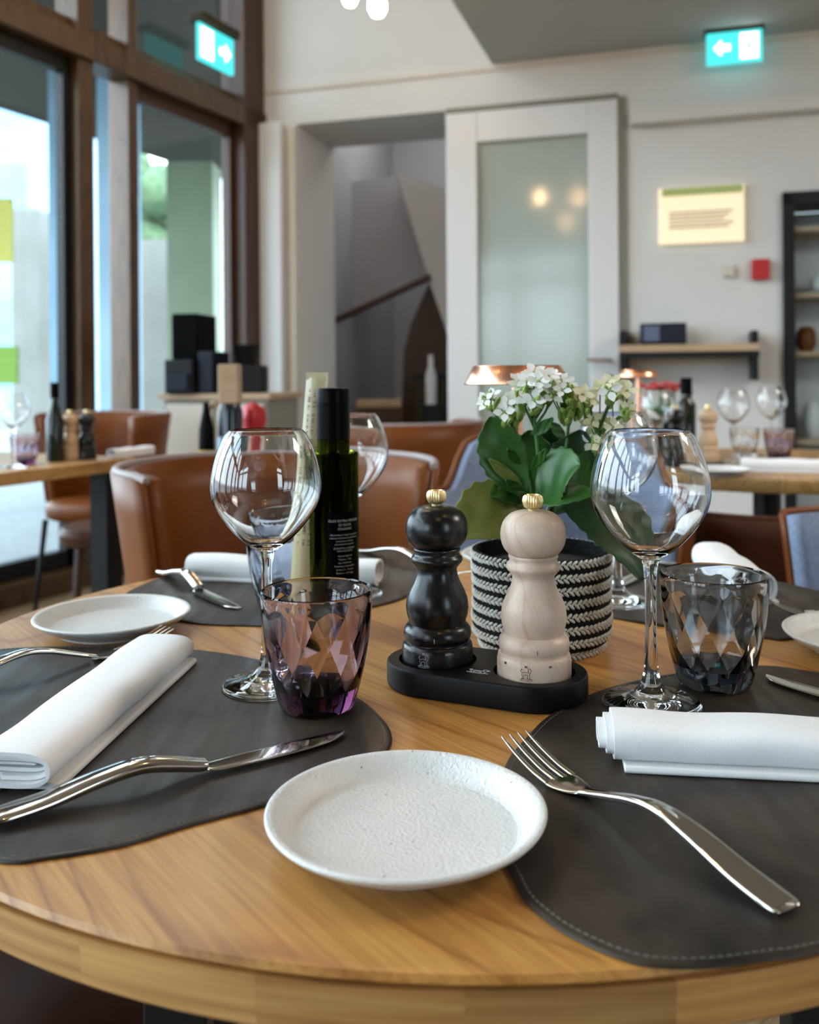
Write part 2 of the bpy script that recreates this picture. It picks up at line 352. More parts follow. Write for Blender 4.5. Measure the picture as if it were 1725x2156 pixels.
# stairwell seen through the opening
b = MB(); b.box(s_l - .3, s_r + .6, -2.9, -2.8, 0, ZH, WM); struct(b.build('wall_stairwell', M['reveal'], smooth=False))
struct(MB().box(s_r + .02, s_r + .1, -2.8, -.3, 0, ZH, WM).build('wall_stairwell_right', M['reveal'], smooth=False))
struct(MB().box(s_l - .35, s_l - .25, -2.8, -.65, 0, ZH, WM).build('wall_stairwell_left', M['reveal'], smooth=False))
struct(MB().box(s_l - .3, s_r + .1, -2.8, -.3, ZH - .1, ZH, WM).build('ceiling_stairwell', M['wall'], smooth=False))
def SP(px, py, Y): return P(px, py, Y)
def slab(pts, off, m, name, parent=None):
    v = [Vector(p) for p in pts]; v2 = [p + Vector(off) for p in v]; n = len(v)
    f = [tuple(range(n)), tuple(range(2 * n - 1, n - 1, -1))] + [(i, (i + 1) % n, n + (i + 1) % n, n + i) for i in range(n)]
    return MB().add(v + v2, f).build(name, m, parent, smooth=False)
st = thing('staircase', 'grey staircase with dark handrail seen through the tall opening behind the copper lamp', 'staircase', (0.1, 7.8, 0))
def loc(o, root):
    for v in o.data.vertices: v.co -= root.location
    return o
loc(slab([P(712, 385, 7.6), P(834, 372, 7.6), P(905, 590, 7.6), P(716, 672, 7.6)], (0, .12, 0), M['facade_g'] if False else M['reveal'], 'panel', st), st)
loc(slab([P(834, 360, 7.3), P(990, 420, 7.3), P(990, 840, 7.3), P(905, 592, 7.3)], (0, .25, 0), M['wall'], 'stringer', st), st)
loc(MB().tube([P(700, 678, 7.25), P(906, 582, 7.25)], .028, 10).build('handrail', M['dark_wood'], st), st)
loc(slab([P(905, 592, 7.5), P(990, 800, 7.5), P(990, 1050, 7.5), P(842, 1050, 7.5), P(850, 740, 7.5), P(866, 680, 7.5)], (0, .1, 0), M['dark_wood'], 'side_panel', st), st)
cb = thing('sideboard_cabinet', 'low brown wooden cabinet under the stairs, seen through the opening', 'cabinet', P(800, 1000, 7.0) * 1.0)
cb.location.z = 0
o = MB().box(-.17, .17, -.15, .2, 0, .83).build('body', M['light_oak'], cb, smooth=False, bevel=.01)
o = MB().box(-.165, .165, -.17, -.15, .05, .78).build('door', M['dark_wood'], cb, smooth=False, bevel=.005)
bd = thing('black_cupboard', 'tall black cupboard at the right side of the stairs opening', 'cupboard', (P(915, 900, 6.9).x, 6.9, 0))
MB().box(-.16, .22, 0, .3, 0, 1.02).build('body', M['black'], bd, smooth=False, bevel=.01)
MB().box(-.15, .21, -.02, 0, .03, .98).build('door', M['canopy'], bd, smooth=False)
bt = thing('water_carafe', 'whitish carafe on the black cupboard beside the stairs', 'carafe', (P(908, 800, 6.72).x, 6.75, 0))
MB().box(-.07, .07, -.06, .08, 0, .80).build('stand', M['black'], bt, smooth=False)
MB().lathe([(.04, .80), (.042, 1.0), (.02, 1.08), (.018, 1.16)], 20, cap0=True, cap1=True).build('bottle', M['frame_white'], bt)
# glazed door
d1 = bpy.data.objects.new('door_1', None); col.objects.link(d1); struct(d1)
zt = wz(1130, 226)
gx0, gx1 = ws(1010), ws(1243); gz = wz(1130, 292)
b = MB(); b.box(ws(946), gx0, -.06, .03, 0, zt, WM); b.box(gx1, ws(1306), -.06, .03, 0, zt, WM); b.box(gx0, gx1, -.06, .03, gz, zt, WM); b.box(gx0, gx1, -.06, .03, 0, .12, WM)
b.build('door_frame', M['frame_white'], d1, smooth=False, bevel=.006)
MB().box(gx0, gx1, -.03, -.01, .12, gz, WM).build('glass_panel', M['frosted'], d1, smooth=False)
sh = ws(1285); b = MB(); b.lathe([(.028, 0), (.028, .012)], 20, cap0=True, cap1=True)
hz = wz(1285, 758)
hd = MB(); hd.tube([WM @ Vector((sh, .03, hz)), WM @ Vector((sh, .08, hz)), WM @ Vector((sh - .13, .08, hz))], .011, 10)
hd.tube([WM @ Vector((sh, .03, hz - .11)), WM @ Vector((sh, .05, hz - .11))], .025, 14); hd.build('door_handle', M['steel'], d1)
# black-framed display cabinet, right edge
dc = thing('display_cabinet', 'black framed glazed display cabinet at the right edge of the back wall', 'cabinet', (0, 0, 0))
s0, s1, zc = ws(1650), ws(1650) + .95, wz(1690, 405)
b = MB(); b.box(s0, s0 + .06, -.28, .04, 0, zc, WM); b.box(s1 - .06, s1, -.28, .04, 0, zc, WM); b.box(s0, s1, -.28, .04, zc - .07, zc, WM); b.box(s0, s1, -.28, .04, 0, .1, WM)
b.build('frame', M['black'], dc, smooth=False, bevel=.004)
MB().box(s0 + .06, s1 - .06, -.30, -.28, .1, zc - .07, WM).build('back_panel', M['frame_white'], dc, smooth=False)
for z in (.62, 1.10, 1.42, 1.78): MB().box(s0 + .06, s1 - .06, -.27, 0, z, z + .025, WM).build('shelf', M['light_oak'], dc, smooth=False)
MB().box(s0 + .06, s1 - .06, .005, .012, .1, zc - .07, WM).build('glass_door', M['pane'], dc, smooth=False)
for i, (ds, z, h, mm, lab) in enumerate([(.16, .645, .20, 'plate', 'pale round jar on the low shelf of the black cabinet'), (.13, 1.125, .14, 'tan', 'brownish bowl on the middle shelf of the black cabinet'), (.2, 1.445, .1, 'frame_white', 'white pot on the upper shelf of the black cabinet')]):
    o = MB().lathe([(.03, 0), (.055, h * .3), (.05, h * .8), (.03, h)], 20, cap0=True, cap1=True).build(('jar', 'bowl', 'pot')[i], M[mm]); o.location = WM @ Vector((s0 + ds, -.12, z)); tag(o, lab, ('jar', 'bowl', 'pot')[i])
# dropped ceiling on the right, high ceiling on the left
dzc = 2.87; sdc = ws(1042)
struct(MB().box(sdc, 6.2, .0, 9.4, dzc, dzc + .18, WM).build('ceiling_dropped', M['ceil'], smooth=False))
struct(MB().box(sdc, sdc + .05, .0, 9.4, dzc + .181, ZH, WM).build('trim_6', M['wall_cream'], smooth=False))
# left window wall
LD = Vector((-.454, -1, 0)).normalized(); LN = Vector((1, -.454, 0)).normalized()     # away from corner / towards room
LM = Matrix.Translation(K) @ Matrix(((LD.x, LN.x, 0, 0), (LD.y, LN.y, 0, 0), (0, 0, 1, 0), (0, 0, 0, 1)))
def ls(px):
    k = (px - CX) / F; Y = 3.689 / (.454 - k); return (6 - Y) * math.hypot(1, .454)
L_END = 10.6
fl = MB(); q = [WM @ Vector((-.35, -3.0, 0)), WM @ Vector((6.2, -3.0, 0)), Vector((5.6, -3.4, 0)), LM @ Vector((L_END, 0, 0)), LM @ Vector((0, 0, 0))]
fl.add(q + [p - Vector((0, 0, .1)) for p in q], [(4, 3, 2, 1, 0), (5, 6, 7, 8, 9)] + [(i, (i + 1) % 5, 5 + (i + 1) % 5, 5 + i) for i in range(5)])
struct(fl.build('floor', M['floor'], smooth=False))
q = [WM @ Vector((-.35, 0, ZH)), WM @ Vector((6.2, 0, ZH)), Vector((5.6, -3.4, ZH)), LM @ Vector((L_END, 0, ZH)), LM @ Vector((0, -.1, ZH))]
struct(MB().add(q + [p + Vector((0, 0, .1)) for p in q], [(0, 1, 2, 3, 4), (9, 8, 7, 6, 5)] + [(i, 5 + i, 5 + (i + 1) % 5, (i + 1) % 5) for i in range(5)]).build('ceiling', M['wall_cream'], smooth=False))
pr = WM @ Vector((6.1, 0, 0))
q = [pr, Vector((5.6, -3.4, 0)), Vector((5.7, -3.4, 0)), pr + Vector((.1, 0, 0))]
struct(MB().add(q + [p + Vector((0, 0, ZH)) for p in q], [(0, 1, 2, 3), (7, 6, 5, 4)] + [(i, 4 + i, 4 + (i + 1) % 4, (i + 1) % 4) for i in range(4)]).build('wall_right', M['wall'], smooth=False))
b = MB()
b.box(-.05, L_END, -.10, .06, 2.575, 2.70, LM); b.box(-.05, L_END, -.09, -.02, 2.70, 2.78, LM); b.box(0, L_END, -.1, .02, ZH - .12, ZH, LM); b.box(0, L_END, -.1, .06, 0, .10, LM)
struct(b.build('trim_7', M['brown_wood'], smooth=False, bevel=.006))
posts = [(ls(545), ls(503), .06), (ls(288), ls(270), .02), (ls(193), ls(160), .03)]
x = ls(155) + .95
while x < L_END: posts.append((x, x + .12, .10)); x += 1.25
for i, (a, c, dd) in enumerate(posts): struct(MB().box(min(a, c), max(a, c), -.12, dd, .10, ZH - .12, LM).build('trim_%d' % (8 + i), M['brown_wood'] if i else M['dark_wood'], smooth=False, bevel=.006))
edges = sorted([0] + [v for a, c, _ in posts for v in (min(a, c), max(a, c))] + [L_END])
wi = 1
for i in range(1, len(edges) - 1, 1):
    a, c = edges[i], edges[i + 1]
    if c - a < .35 or any(abs(min(p[0], p[1]) - a) < 1e-6 for p in posts): continue
    wo = bpy.data.objects.new('window_%d' % wi, None); col.objects.link(wo); struct(wo)
    fm = M['black'] if wi > 1 else M['dark_wood']
    f = MB(); f.box(a, a + .05, -.07, -.02, .1, 2.575, LM); f.box(c - .05, c, -.07, -.02, .1, 2.575, LM); f.box(a, c, -.07, -.02, .1, .18, LM); f.box(a, c, -.07, -.02, 2.50, 2.575, LM)
    f.build('window_frame', fm, wo, smooth=False)
    g = MB(); g.box(a + .05, c - .05, -.05, -.04, .18, 2.50, LM); g.box(a, c, -.05, -.04, 2.78, ZH - .12, LM); g.build('window_pane', M['pane'], wo, smooth=False)
    wi += 1
# glass front behind the viewer
A_ = LM @ Vector((L_END, 0, 0)); B_ = Vector((5.6, -3.4, 0)); U2 = (B_ - A_).normalized(); L2 = (B_ - A_).length
GM = Matrix.Translation(A_) @ Matrix(((U2.x, -U2.y, 0, 0), (U2.y, U2.x, 0, 0), (0, 0, 1, 0), (0, 0, 0, 1)))
b = MB()
x = 0
while x < L2: b.box(x, x + .12, -.08, .08, 0, ZH, GM); x += 1.3
b.box(0, L2, -.08, .08, 2.5, 2.65, GM); b.box(0, L2, -.08, .08, 0, .6, GM); b.box(0, L2, -.08, .08, 3.0, ZH, GM)
for x in (2.6, 3.9, 5.2, 6.5, 9.1, 10.4): b.box(x, min(x + 1.31, L2), -.07, .07, 0, ZH, GM)  # unseen bays closed to cut light and reflections from behind
struct(b.build('wall_front', M['brown_wood'], smooth=False))
wo = bpy.data.objects.new('window_20', None); col.objects.link(wo); struct(wo)
MB().box(0, L2, -.005, .005, .6, 3.3, GM).build('window_pane', M['pane'], wo, smooth=False)

# ---------------------------------------------------------------- outside
g = MB().box(-60, 40, -40, 60, -.25, -.15).build('ground', M['ground'], smooth=False); struct(g)
tag(MB().box(-9.0, 3.4, -5.0, -.9, 4.0, 4.2, LM).build('entrance_canopy', M['canopy'], smooth=False), 'dark canopy roof outside above the tall windows', 'canopy')
def facade(px0, px1, py0, Y, m, name, label, cat, py1=None, dep=1.0):
    a, c = P(px0, py0, Y), P(px1, py0, Y); z0 = -.15 if py1 is None else P(px0, py1, Y).z
    return tag(MB().box(a.x, c.x, Y, Y + dep, z0, a.z).build(name, m, smooth=False), label, cat)
bf = thing('pale_building', 'pale blue-grey building across the street seen through the left windows', 'building', (-14, 22, -.15))
MB().box(-2, 5.1, 0, 6, 0, 8.2).build('wall', M['facade'], bf, smooth=False)
for i in range(6):
    for j in range(2): MB().box(-1.4 + i * 1.1, -.6 + i * 1.1, -.08, 0, 1.0 + j * 3.2, 3.0 + j * 3.2).build('window', M['pane'], bf, smooth=False)
MB().box(-2.2, 5.3, -.3, 6.2, 8.2, 8.4).build('roof', M['canopy'], bf, smooth=False)
facade(100, 152, 130, 9.0, M['facade'], 'outdoor_pillar', 'pale pillar outside just left of the wide brown window post', 'pillar', dep=.4)
facade(203, 268, 150, 8.4, M['facade'], 'outdoor_pillar', 'pale pillar outside between the two brown window posts', 'pillar', dep=.4)
facade(350, 447, 340, 10.5, M['facade_g'], 'sage_wall', 'sage green wall outside behind the coffee station', 'wall', dep=.5)
facade(285, 352, 505, 14.0, M['facade_b'], 'sandy_house', 'small sandy house seen beside the sage green wall', 'house', dep=3)
facade(-60, 24, 418, 7.4, M['yellow'], 'yellow_banner', 'yellow banner outside at the left window', 'banner', py1=552, dep=.04)
facade(-80, 34, 730, 8.0, M['lime'], 'lime_sign', 'lime green board outside low in the left window', 'board', py1=808, dep=.06)
facade(24, 80, 440, 12.0, M['facade_b'], 'outdoor_hut', 'grey hut outside beyond the yellow banner', 'hut', dep=1)

tr = thing('garden_tree', 'round green tree outside above the small sandy house', 'tree', (P(318, 500, 19.6).x, 19.6, -.15))
b = MB(); rnd = random.Random(3)
for i in range(16):
    c_ = Vector((rnd.uniform(-.7, .7), rnd.uniform(-.6, .6), 3.6 + rnd.uniform(-.5, 1.9))); rr_ = rnd.uniform(.35, .6)
    b.lathe([(rr_ * math.sin(PI * k / 6) + .001, -rr_ * math.cos(PI * k / 6)) for k in range(7)], 12, c=c_)
b.build('crown', noise_mat('foliage', (.05, .09, .04), (.11, .17, .08), 5, rough=.8, bstr=.5, bdist=.05), tr)
MB().tube([(0, 0, 0), (0, 0, 3.6)], [.14, .09], 10).build('trunk', M['dark_wood'], tr)

# ================================================================ BACK-WALL FITTINGS
def wbox(px0, px1, py0, py1, y0, y1):
    pm = (px0 + px1) / 2
    return MB().box(ws(px0), ws(px1), y0, y1, wz(pm, py1), wz(pm, py0), WM)
nb = thing('notice_board', 'cream lit board with a green top band high on the back wall', 'sign')
wbox(1390, 1570, 395, 513, 0.001, .04).build('board', M['cream_board'], nb, smooth=False, bevel=.004)
wbox(1398, 1566, 396, 412, .04, .045).build('green_band', M['board_green'], nb, smooth=False)
b = MB()
for i in range(5):
    p_ = wbox(1412, 1546 - 9 * (i % 3), 446 + i * 8, 450 + i * 8, .04, .046); b.add(p_.v, p_.f)
b.build('printed_lines', M['board_tan'], nb, smooth=False)
tag(wbox(1584, 1622, 547, 590, 0, .05).build('fire_call_point', M['red'], smooth=False, bevel=.006), 'small red alarm box on the back wall beside the black cabinet', 'alarm')
tag(wbox(1525, 1548, 560, 584, 0, .03).build('light_switch', M['wall_cream'], smooth=False, bevel=.004), 'small cream switch on the wall left of the red alarm', 'switch')
ws_ = thing('wall_shelf', 'wooden wall shelf on black brackets below the lit board', 'shelf')
wbox(1312, 1592, 728, 742, .0, .30).build('shelf_board', M['light_oak'], ws_, smooth=False)
wbox(1312, 1592, 743, 755, .26, .30).build('rail', M['black'], ws_, smooth=False)
for a in (1313, 1577): wbox(a, a + 13, 700, 800, .0, .28).build('bracket', M['black'], ws_, smooth=False)
rd = thing('radio', 'small dark radio standing on the wooden wall shelf', 'radio')
wbox(1352, 1447, 684, 727, .06, .22).build('body', M['navy'], rd, smooth=False, bevel=.01)
wbox(1360, 1392, 690, 721, .22, .225).build('speaker_grille', mat('grille', (.10, .12, .2), .6), rd, smooth=False)
# exit signs
def exit_sign(name, label, Mx, w_, h_, flip):
    t = thing(name, label, 'sign'); t.matrix_world = Mx
    MB().box(-w_ / 2 - .01, w_ / 2 + .01, -.05, .05, h_ / 2, h_ / 2 + .05).build('housing', M['canopy'], t, smooth=False, bevel=.004)
    MB().box(-w_ / 2, w_ / 2, -.012, .012, -h_ / 2, h_ / 2).build('lit_panel', M['exit_green'], t, smooth=False, bevel=.003)
    b = MB(); s = -1 if flip else 1; y = .014
    def poly(pts):   # extruded flat pictogram pieces
        n = len(pts); v = [(s * x * h_, y - .002, z * h_) for x, z in pts] + [(s * x * h_, y, z * h_) for x, z in pts]
        b.add(v, [tuple(range(n)), tuple(range(2 * n - 1, n - 1, -1))] + [(i, (i + 1) % n, n + (i + 1) % n, n + i) for i in range(n)])
    poly([(-.62, 0), (-.38, .26), (-.38, .10), (-.12, .10), (-.12, -.10), (-.38, -.10), (-.38, -.26)])       # arrow
    poly([(.18, -.40), (.72, -.40), (.72, .40), (.18, .40)]); b.build('arrow_and_door', M['exit_white'], t, smooth=False)
    b2 = MB(); b = b2; y = .017
    poly([(.42, .18), (.50, .18), (.50, .28), (.42, .28)]); poly([(.36, -.02), (.44, .16), (.54, .14), (.48, -.08)]); poly([(.30, -.32), (.38, -.06), (.46, -.08), (.36, -.34)]); poly([(.46, -.06), (.56, -.2), (.62, -.18), (.52, 0)])
    b2.build('running_figure', M['exit_green'], t, smooth=False)
    return t
Y0 = wall_pt(1549); s9 = (Y0 - K).dot(UW); z9 = wz(1549, 118)
exit_sign('exit_sign', 'green exit sign with white arrow hanging from the dropped ceiling above the back wall', WM @ Matrix.Translation((s9, .14, z9)), .285, .17, False)
ss = (ls(378) + ls(455)) / 2
exit_sign('exit_sign', 'green exit sign mounted high on the brown window wall', LM @ Matrix.Translation((ss, .14, 2.90)), .33, .21, False)
# pendant bulbs
def pendant(x, y, z, label):
    t = thing('pendant_lamp', label, 'lamp', (x, y, z), 0, 'warm pendant bulbs below the high ceiling')
    MB().lathe([(.002, -.045), (.022, -.038), (.034, -.015), (.034, .01), (.02, .04), (.014, .055)], 20, cap0=True, cap1=True).build('bulb', M['bulb'], t)
    MB().lathe([(.016, .055), (.018, .12), (.004, .14)], 16, cap0=True, cap1=True).build('socket', M['copper'], t)
    MB().tube([(0, 0, .14), (0, 0, ZH - z)], .003, 6).build('cable', M['black'], t); return t
q = P(795, 12, 3.6); pendant(q.x, q.y, q.z, 'brighter warm pendant bulb at the top edge of the picture')
q = P(737, -6, 4.4); pendant(q.x, q.y, q.z, 'fainter pendant bulb just left of the brighter one at the top')
for x, y, w_ in ((.9, .4, 'to the right of the round table'), (-1.2, .6, 'near the left windows'), (.2, -.6, 'behind the viewer'), (-.5, 1.9, 'over the tan chair')): pendant(x, y, 2.75, 'warm pendant bulb hanging high ' + w_)

# ================================================================ MAIN TABLE
TC = Vector((.0393, .9036)); TR = .4965
tb = thing('round_table', 'round oak dining table laid for four in the foreground', 'table', (TC.x, TC.y, 0))
MB().lathe([(TR - .004, TZ - .006), (TR - .001, TZ - .003), (TR - .003, TZ)], 160, cap0=True, cap1=True).build('tabletop', M['oak'], tb)
# edge band with lipped oak blocks of different grain
m = mat('oak_edge', (.4, .24, .1), .4)
tc = nd(m, 'ShaderNodeTexCoord'); sp = nd(m, 'ShaderNodeSeparateXYZ'); lk(m, tc.outputs['Object'], sp.inputs[0])
at = nd(m, 'ShaderNodeMath', operation='ARCTAN2'); lk(m, sp.outputs['Y'], at.inputs[0]); lk(m, sp.outputs['X'], at.inputs[1])
mu = nd(m, 'ShaderNodeMath', operation='MULTIPLY_ADD'); mu.inputs[1].default_value = 5.2; mu.inputs[2].default_value = 20.35; lk(m, at.outputs[0], mu.inputs[0]); flr = nd(m, 'ShaderNodeMath', operation='FLOOR'); lk(m, mu.outputs[0], flr.inputs[0])
wn = nd(m, 'ShaderNodeTexWhiteNoise', noise_dimensions='1D'); lk(m, flr.outputs[0], wn.inputs['W'])
cb_ = nd(m, 'ShaderNodeCombineXYZ'); lk(m, at.outputs[0], cb_.inputs['X']); lk(m, sp.outputs['Z'], cb_.inputs['Y']); lk(m, wn.outputs['Value'], cb_.inputs['Z'])
mp = nd(m, 'ShaderNodeMapping'); mp.inputs['Scale'].default_value = (1.2, 60, 9); lk(m, cb_.outputs[0], mp.inputs[0])
nn = nd(m, 'ShaderNodeTexNoise'); nn.inputs['Scale'].default_value = 3.2; nn.inputs['Detail'].default_value = 5; lk(m, mp.outputs[0], nn.inputs['Vector'])
r = ramp(m, [(.3, (.36, .17, .052)), (.5, (.48, .25, .082)), (.7, (.58, .33, .12))]); lk(m, nn.outputs['Fac'], r.inputs[0])
mr = nd(m, 'ShaderNodeMapRange'); mr.inputs['To Min'].default_value = .62; mr.inputs['To Max'].default_value = 1.2; lk(m, wn.outputs['Value'], mr.inputs['Value'])
vm = nd(m, 'ShaderNodeVectorMath', operation='SCALE'); lk(m, r.outputs[0], vm.inputs[0]); lk(m, mr.outputs[0], vm.inputs['Scale']); lk(m, vm.outputs[0], PB(m).inputs['Base Color'])
M['oak_edge'] = m
MB().lathe([(TR - .02, TZ - .033), (TR - .006, TZ - .033), (TR - .002, TZ - .029), (TR - .0005, TZ - .006), (TR - .004, TZ - .006)], 160).build('edge_band', M['oak_edge'], tb)
MB().lathe([(.02, TZ - .030), (TR - .02, TZ - .030)], 64, cap0=True).build('underside', M['dark_wood'], tb)
for px, py in ((366, 2128), (1705, 2128)):
    k = (px - CX) / F; yy = .62 if px < CX else .66; x = k * yy
    MB().box(x - TC.x - .021, x - TC.x + .021, yy - TC.y - .012, yy - TC.y + .012, 0, TZ - .03).build('leg', M['black'], tb, smooth=False, bevel=.002)
for x, yy in ((-.25, 1.2), (.33, 1.2)):
    MB().box(x - TC.x - .021, x - TC.x + .021, yy - TC.y - .012, yy - TC.y + .012, 0, TZ - .03).build('leg', M['black'], tb, smooth=False, bevel=.002)

# ---------------------------------------------------------------- placemats
MT = .0024   # thickness
def placemat(pts, label):
    pts = [Vector((p[0], p[1])) for p in pts]
    c = sum(pts, Vector((0, 0))) / len(pts)
    if ((pts[1] - pts[0]).cross(pts[2] - pts[1])) < 0: pts.reverse()
    crv = [Vector((p.x, p.y, 0)) for p in crom([(p.x, p.y, 0) for p in pts], 14)]
    t = thing('placemat', label, 'placemat', (c.x, c.y, TZ), 0, 'charcoal leather placemats')
    crv = [p - Vector((c.x, c.y, 0)) for p in crv]; n = len(crv)
    def off(d, z):
        out = []
        for i in range(n):
            tg = (crv[(i + 1) % n] - crv[i - 1]).normalized(); nr = Vector((tg.y, -tg.x, 0)); out.append(crv[i] - nr * d + Vector((0, 0, z)))
        return out
    rings = [off(0, .0001), off(-.0006, .0008), off(-.0002, MT * .8), off(.0008, MT), off(.003, MT), off(.006, MT)]
    b = MB(); b.loft(rings, cap=False)
    N = len(b.v); last = [b.v[N - n + i] for i in range(n)]
    b.v.append((0, 0, MT)); b.f += [(N - n + i, N - n + (i + 1) % n, N) for i in range(n)]
    b.build('leather', M['mat_leather'], t)
    ring = off(.0042, MT + .0001); L = 0; s = MB(); acc = 0
    # stitches
    full = ring + [ring[0]]; pos = []; 
    step, dash = .0042, .0028; d = 0; tot = sum((full[i + 1] - full[i]).length for i in range(n))
    def at_(dist):
        dist %= tot; i = 0
        while i < n and dist > cum[i + 1]: i += 1
        i = min(i, n - 1); seg = cum[i + 1] - cum[i]; return full[i].lerp(full[i + 1], (dist - cum[i]) / seg if seg else 0)
    cum = [0]
    for i in range(n): cum.append(cum[-1] + (full[i + 1] - full[i]).length)
    d = 0
    while d < tot:
        a, m_, e_ = at_(d), at_(d + dash / 2), at_(d + dash); s.tube([a - Vector((0, 0, .0002)), m_ + Vector((0, 0, .0002)), e_ - Vector((0, 0, .0002))], .00035, 5, caps=False); d += step
    s.build('stitching', M['stitch'], t)
    return t
def clampR(p, R=.498):
    v = Vector((p[0] - TC.x, p[1] - TC.y)); 
    if v.length > R: v = v.normalized() * R
    return (TC.x + v.x, TC.y + v.y)
def TT(l): return [tuple(T(*q)[:2]) for q in l]
matA = TT([(0, 1371), (150, 1365), (300, 1366), (430, 1374), (555, 1396), (665, 1430), (756, 1476), (800, 1514), (823, 1550), (812, 1588), (740, 1640), (560, 1699), (400, 1742), (260, 1784), (100, 1812), (0, 1818)]) + [(-.29, .53), (-.36, .60), (-.41, .70), (-.43, .80), (-.425, .87)]
placemat(matA, 'charcoal leather placemat under the purple tumbler at the left')
matB = TT([(1725, 1420), (1606, 1406), (1450, 1418), (1286, 1452), (1168, 1505), (1105, 1563), (1067, 1614), (1048, 1690), (1055, 1790), (1084, 1862), (1109, 1904), (1168, 1954), (1235, 1992), (1319, 2026), (1391, 2040), (1504, 2040), (1630, 2024), (1725, 2009)]) + [(.27, .452), (.36, .52), (.43, .63), (.44, .73), (.41, .79)]
placemat(matB, 'charcoal leather placemat under the grey tumbler at the right front')
matC = [clampR(p) for p in TT([(272, 1248), (285, 1270), (330, 1294), (400, 1313), (500, 1319), (620, 1316), (780, 1281), (847, 1262), (888, 1235), (905, 1205), (880, 1172)])] + [clampR((-.02, 1.45)), clampR((-.13, 1.45)), clampR((-.25, 1.36)), clampR((-.33, 1.28))]
placemat(matC, 'charcoal leather placemat at the back left under the rolled white napkin')
matD = TT([(1232, 1276), (1275, 1299), (1395, 1320), (1500, 1335), (1616, 1346), (1680, 1345)]) + [clampR(p) for p in [(.52, 1.0), (.52, 1.10), (.46, 1.22), (.37, 1.30), (.28, 1.36)]] + [(.215, 1.27), (.198, 1.16)]
placemat(matD, 'charcoal leather placemat at the back right behind the grey tumbler')

# ---------------------------------------------------------------- plates
def plate(loc_, label, rz=0):
    t = thing('side_plate', label, 'plate', loc_, rz, 'speckled white stoneware side plates')
    prof = [(.0, .0), (.050, .0), (.0525, .0012), (.060, .0045), (.070, .0095), (.0775, .0145), (.0800, .0172), (.0796, .0186), (.0780, .0190), (.0752, .0182), (.0722, .0150), (.0690, .0105), (.0655, .0072), (.060, .0058), (.030, .0050), (0, .0050)]
    pts = crom([(a, 0, c) for a, c in prof], 4, closed=False); pr_ = [(max(p.x, .0002), p.z) for p in pts]
    b = MB(); b.lathe(pr_, 120, cap0=True, cap1=True, rfun=lambda r, z, a: r * (1 + .006 * math.sin(2 * a + .6) + .003 * math.sin(5 * a)) if r > .04 else r)
    b.build('dish', M['plate'], t, angle=60); return t
plate((-.0040, .5311, TZ + .0002), 'speckled white side plate in the front centre of the table')
plate((-.3136, .9758, TZ + .0002), 'speckled white side plate at the far left of the table', 1.0)
plate((.4326, .8684, TZ + MT), 'speckled white side plate cut by the right picture edge', 2.0)
plate((.150, 1.285, TZ + .0002), 'white side plate at the back, mostly hidden behind the plant pot', .5)

# ---------------------------------------------------------------- glasses
def smooth_prof(pr, n=5): return [(max(p.x, .00005), p.z) for p in crom([(a, 0, c) for a, c in pr], n, closed=False)]
def wine_glass(label, loc_):
    t = thing('wine_glass', label, 'wine glass', loc_, 0, 'empty burgundy wine glasses')
    jz = .1155
    outer = smooth_prof([(.0078, jz), (.0125, .1185), (.0225, .1262), (.0345, .1395), (.0432, .1535), (.0466, .1665), (.0457, .181), (.0412, .1985), (.0350, .2125), (.0310, .2172)], 6)
    inner = smooth_prof([(.0300, .2176), (.0342, .2120), (.0403, .1983), (.0447, .181), (.0455, .1668), (.0420, .1545), (.0333, .1412), (.0212, .1285), (.0110, .1222), (.0, .1208)], 6)
    b = MB(); b.lathe(outer + inner, 72, cap1=True); b.build('bowl', M['clear'], t, angle=80)
    stem = smooth_prof([(.0078, jz), (.0058, .110), (.0050, .100), (.0046, .080), (.0047, .050), (.0054, .030), (.0068, .022)], 5)
    MB().lathe(stem[::-1], 32).build('stem', M['clear'], t, angle=80)
    foot = smooth_prof([(.0068, .022), (.0095, .0150), (.0170, .0090), (.0290, .0052), (.0372, .0034)], 5) + [(.0384, .0026), (.0386, .0014), (.0378, .0003), (.030, .0004), (.015, .0012), (.0002, .0016)]
    MB().lathe(foot[::-1], 64, cap0=True).build('foot', M['clear'], t, angle=80)
    return t
wg = wine_glass('empty wine glass at the left, in front of the oil bottle', (-.1222, .787, TZ + MT))
dup(wg, (.1901, .7378, TZ + MT), 0, 'empty wine glass at the right, beside the grey tumbler')
dup(wg, (-.0727, 1.112, TZ + MT), 0, 'empty wine glass standing behind the dark oil bottle')
dup(wg, (.2370, 1.068, TZ + MT), 0, 'empty wine glass standing behind the woven plant pot')
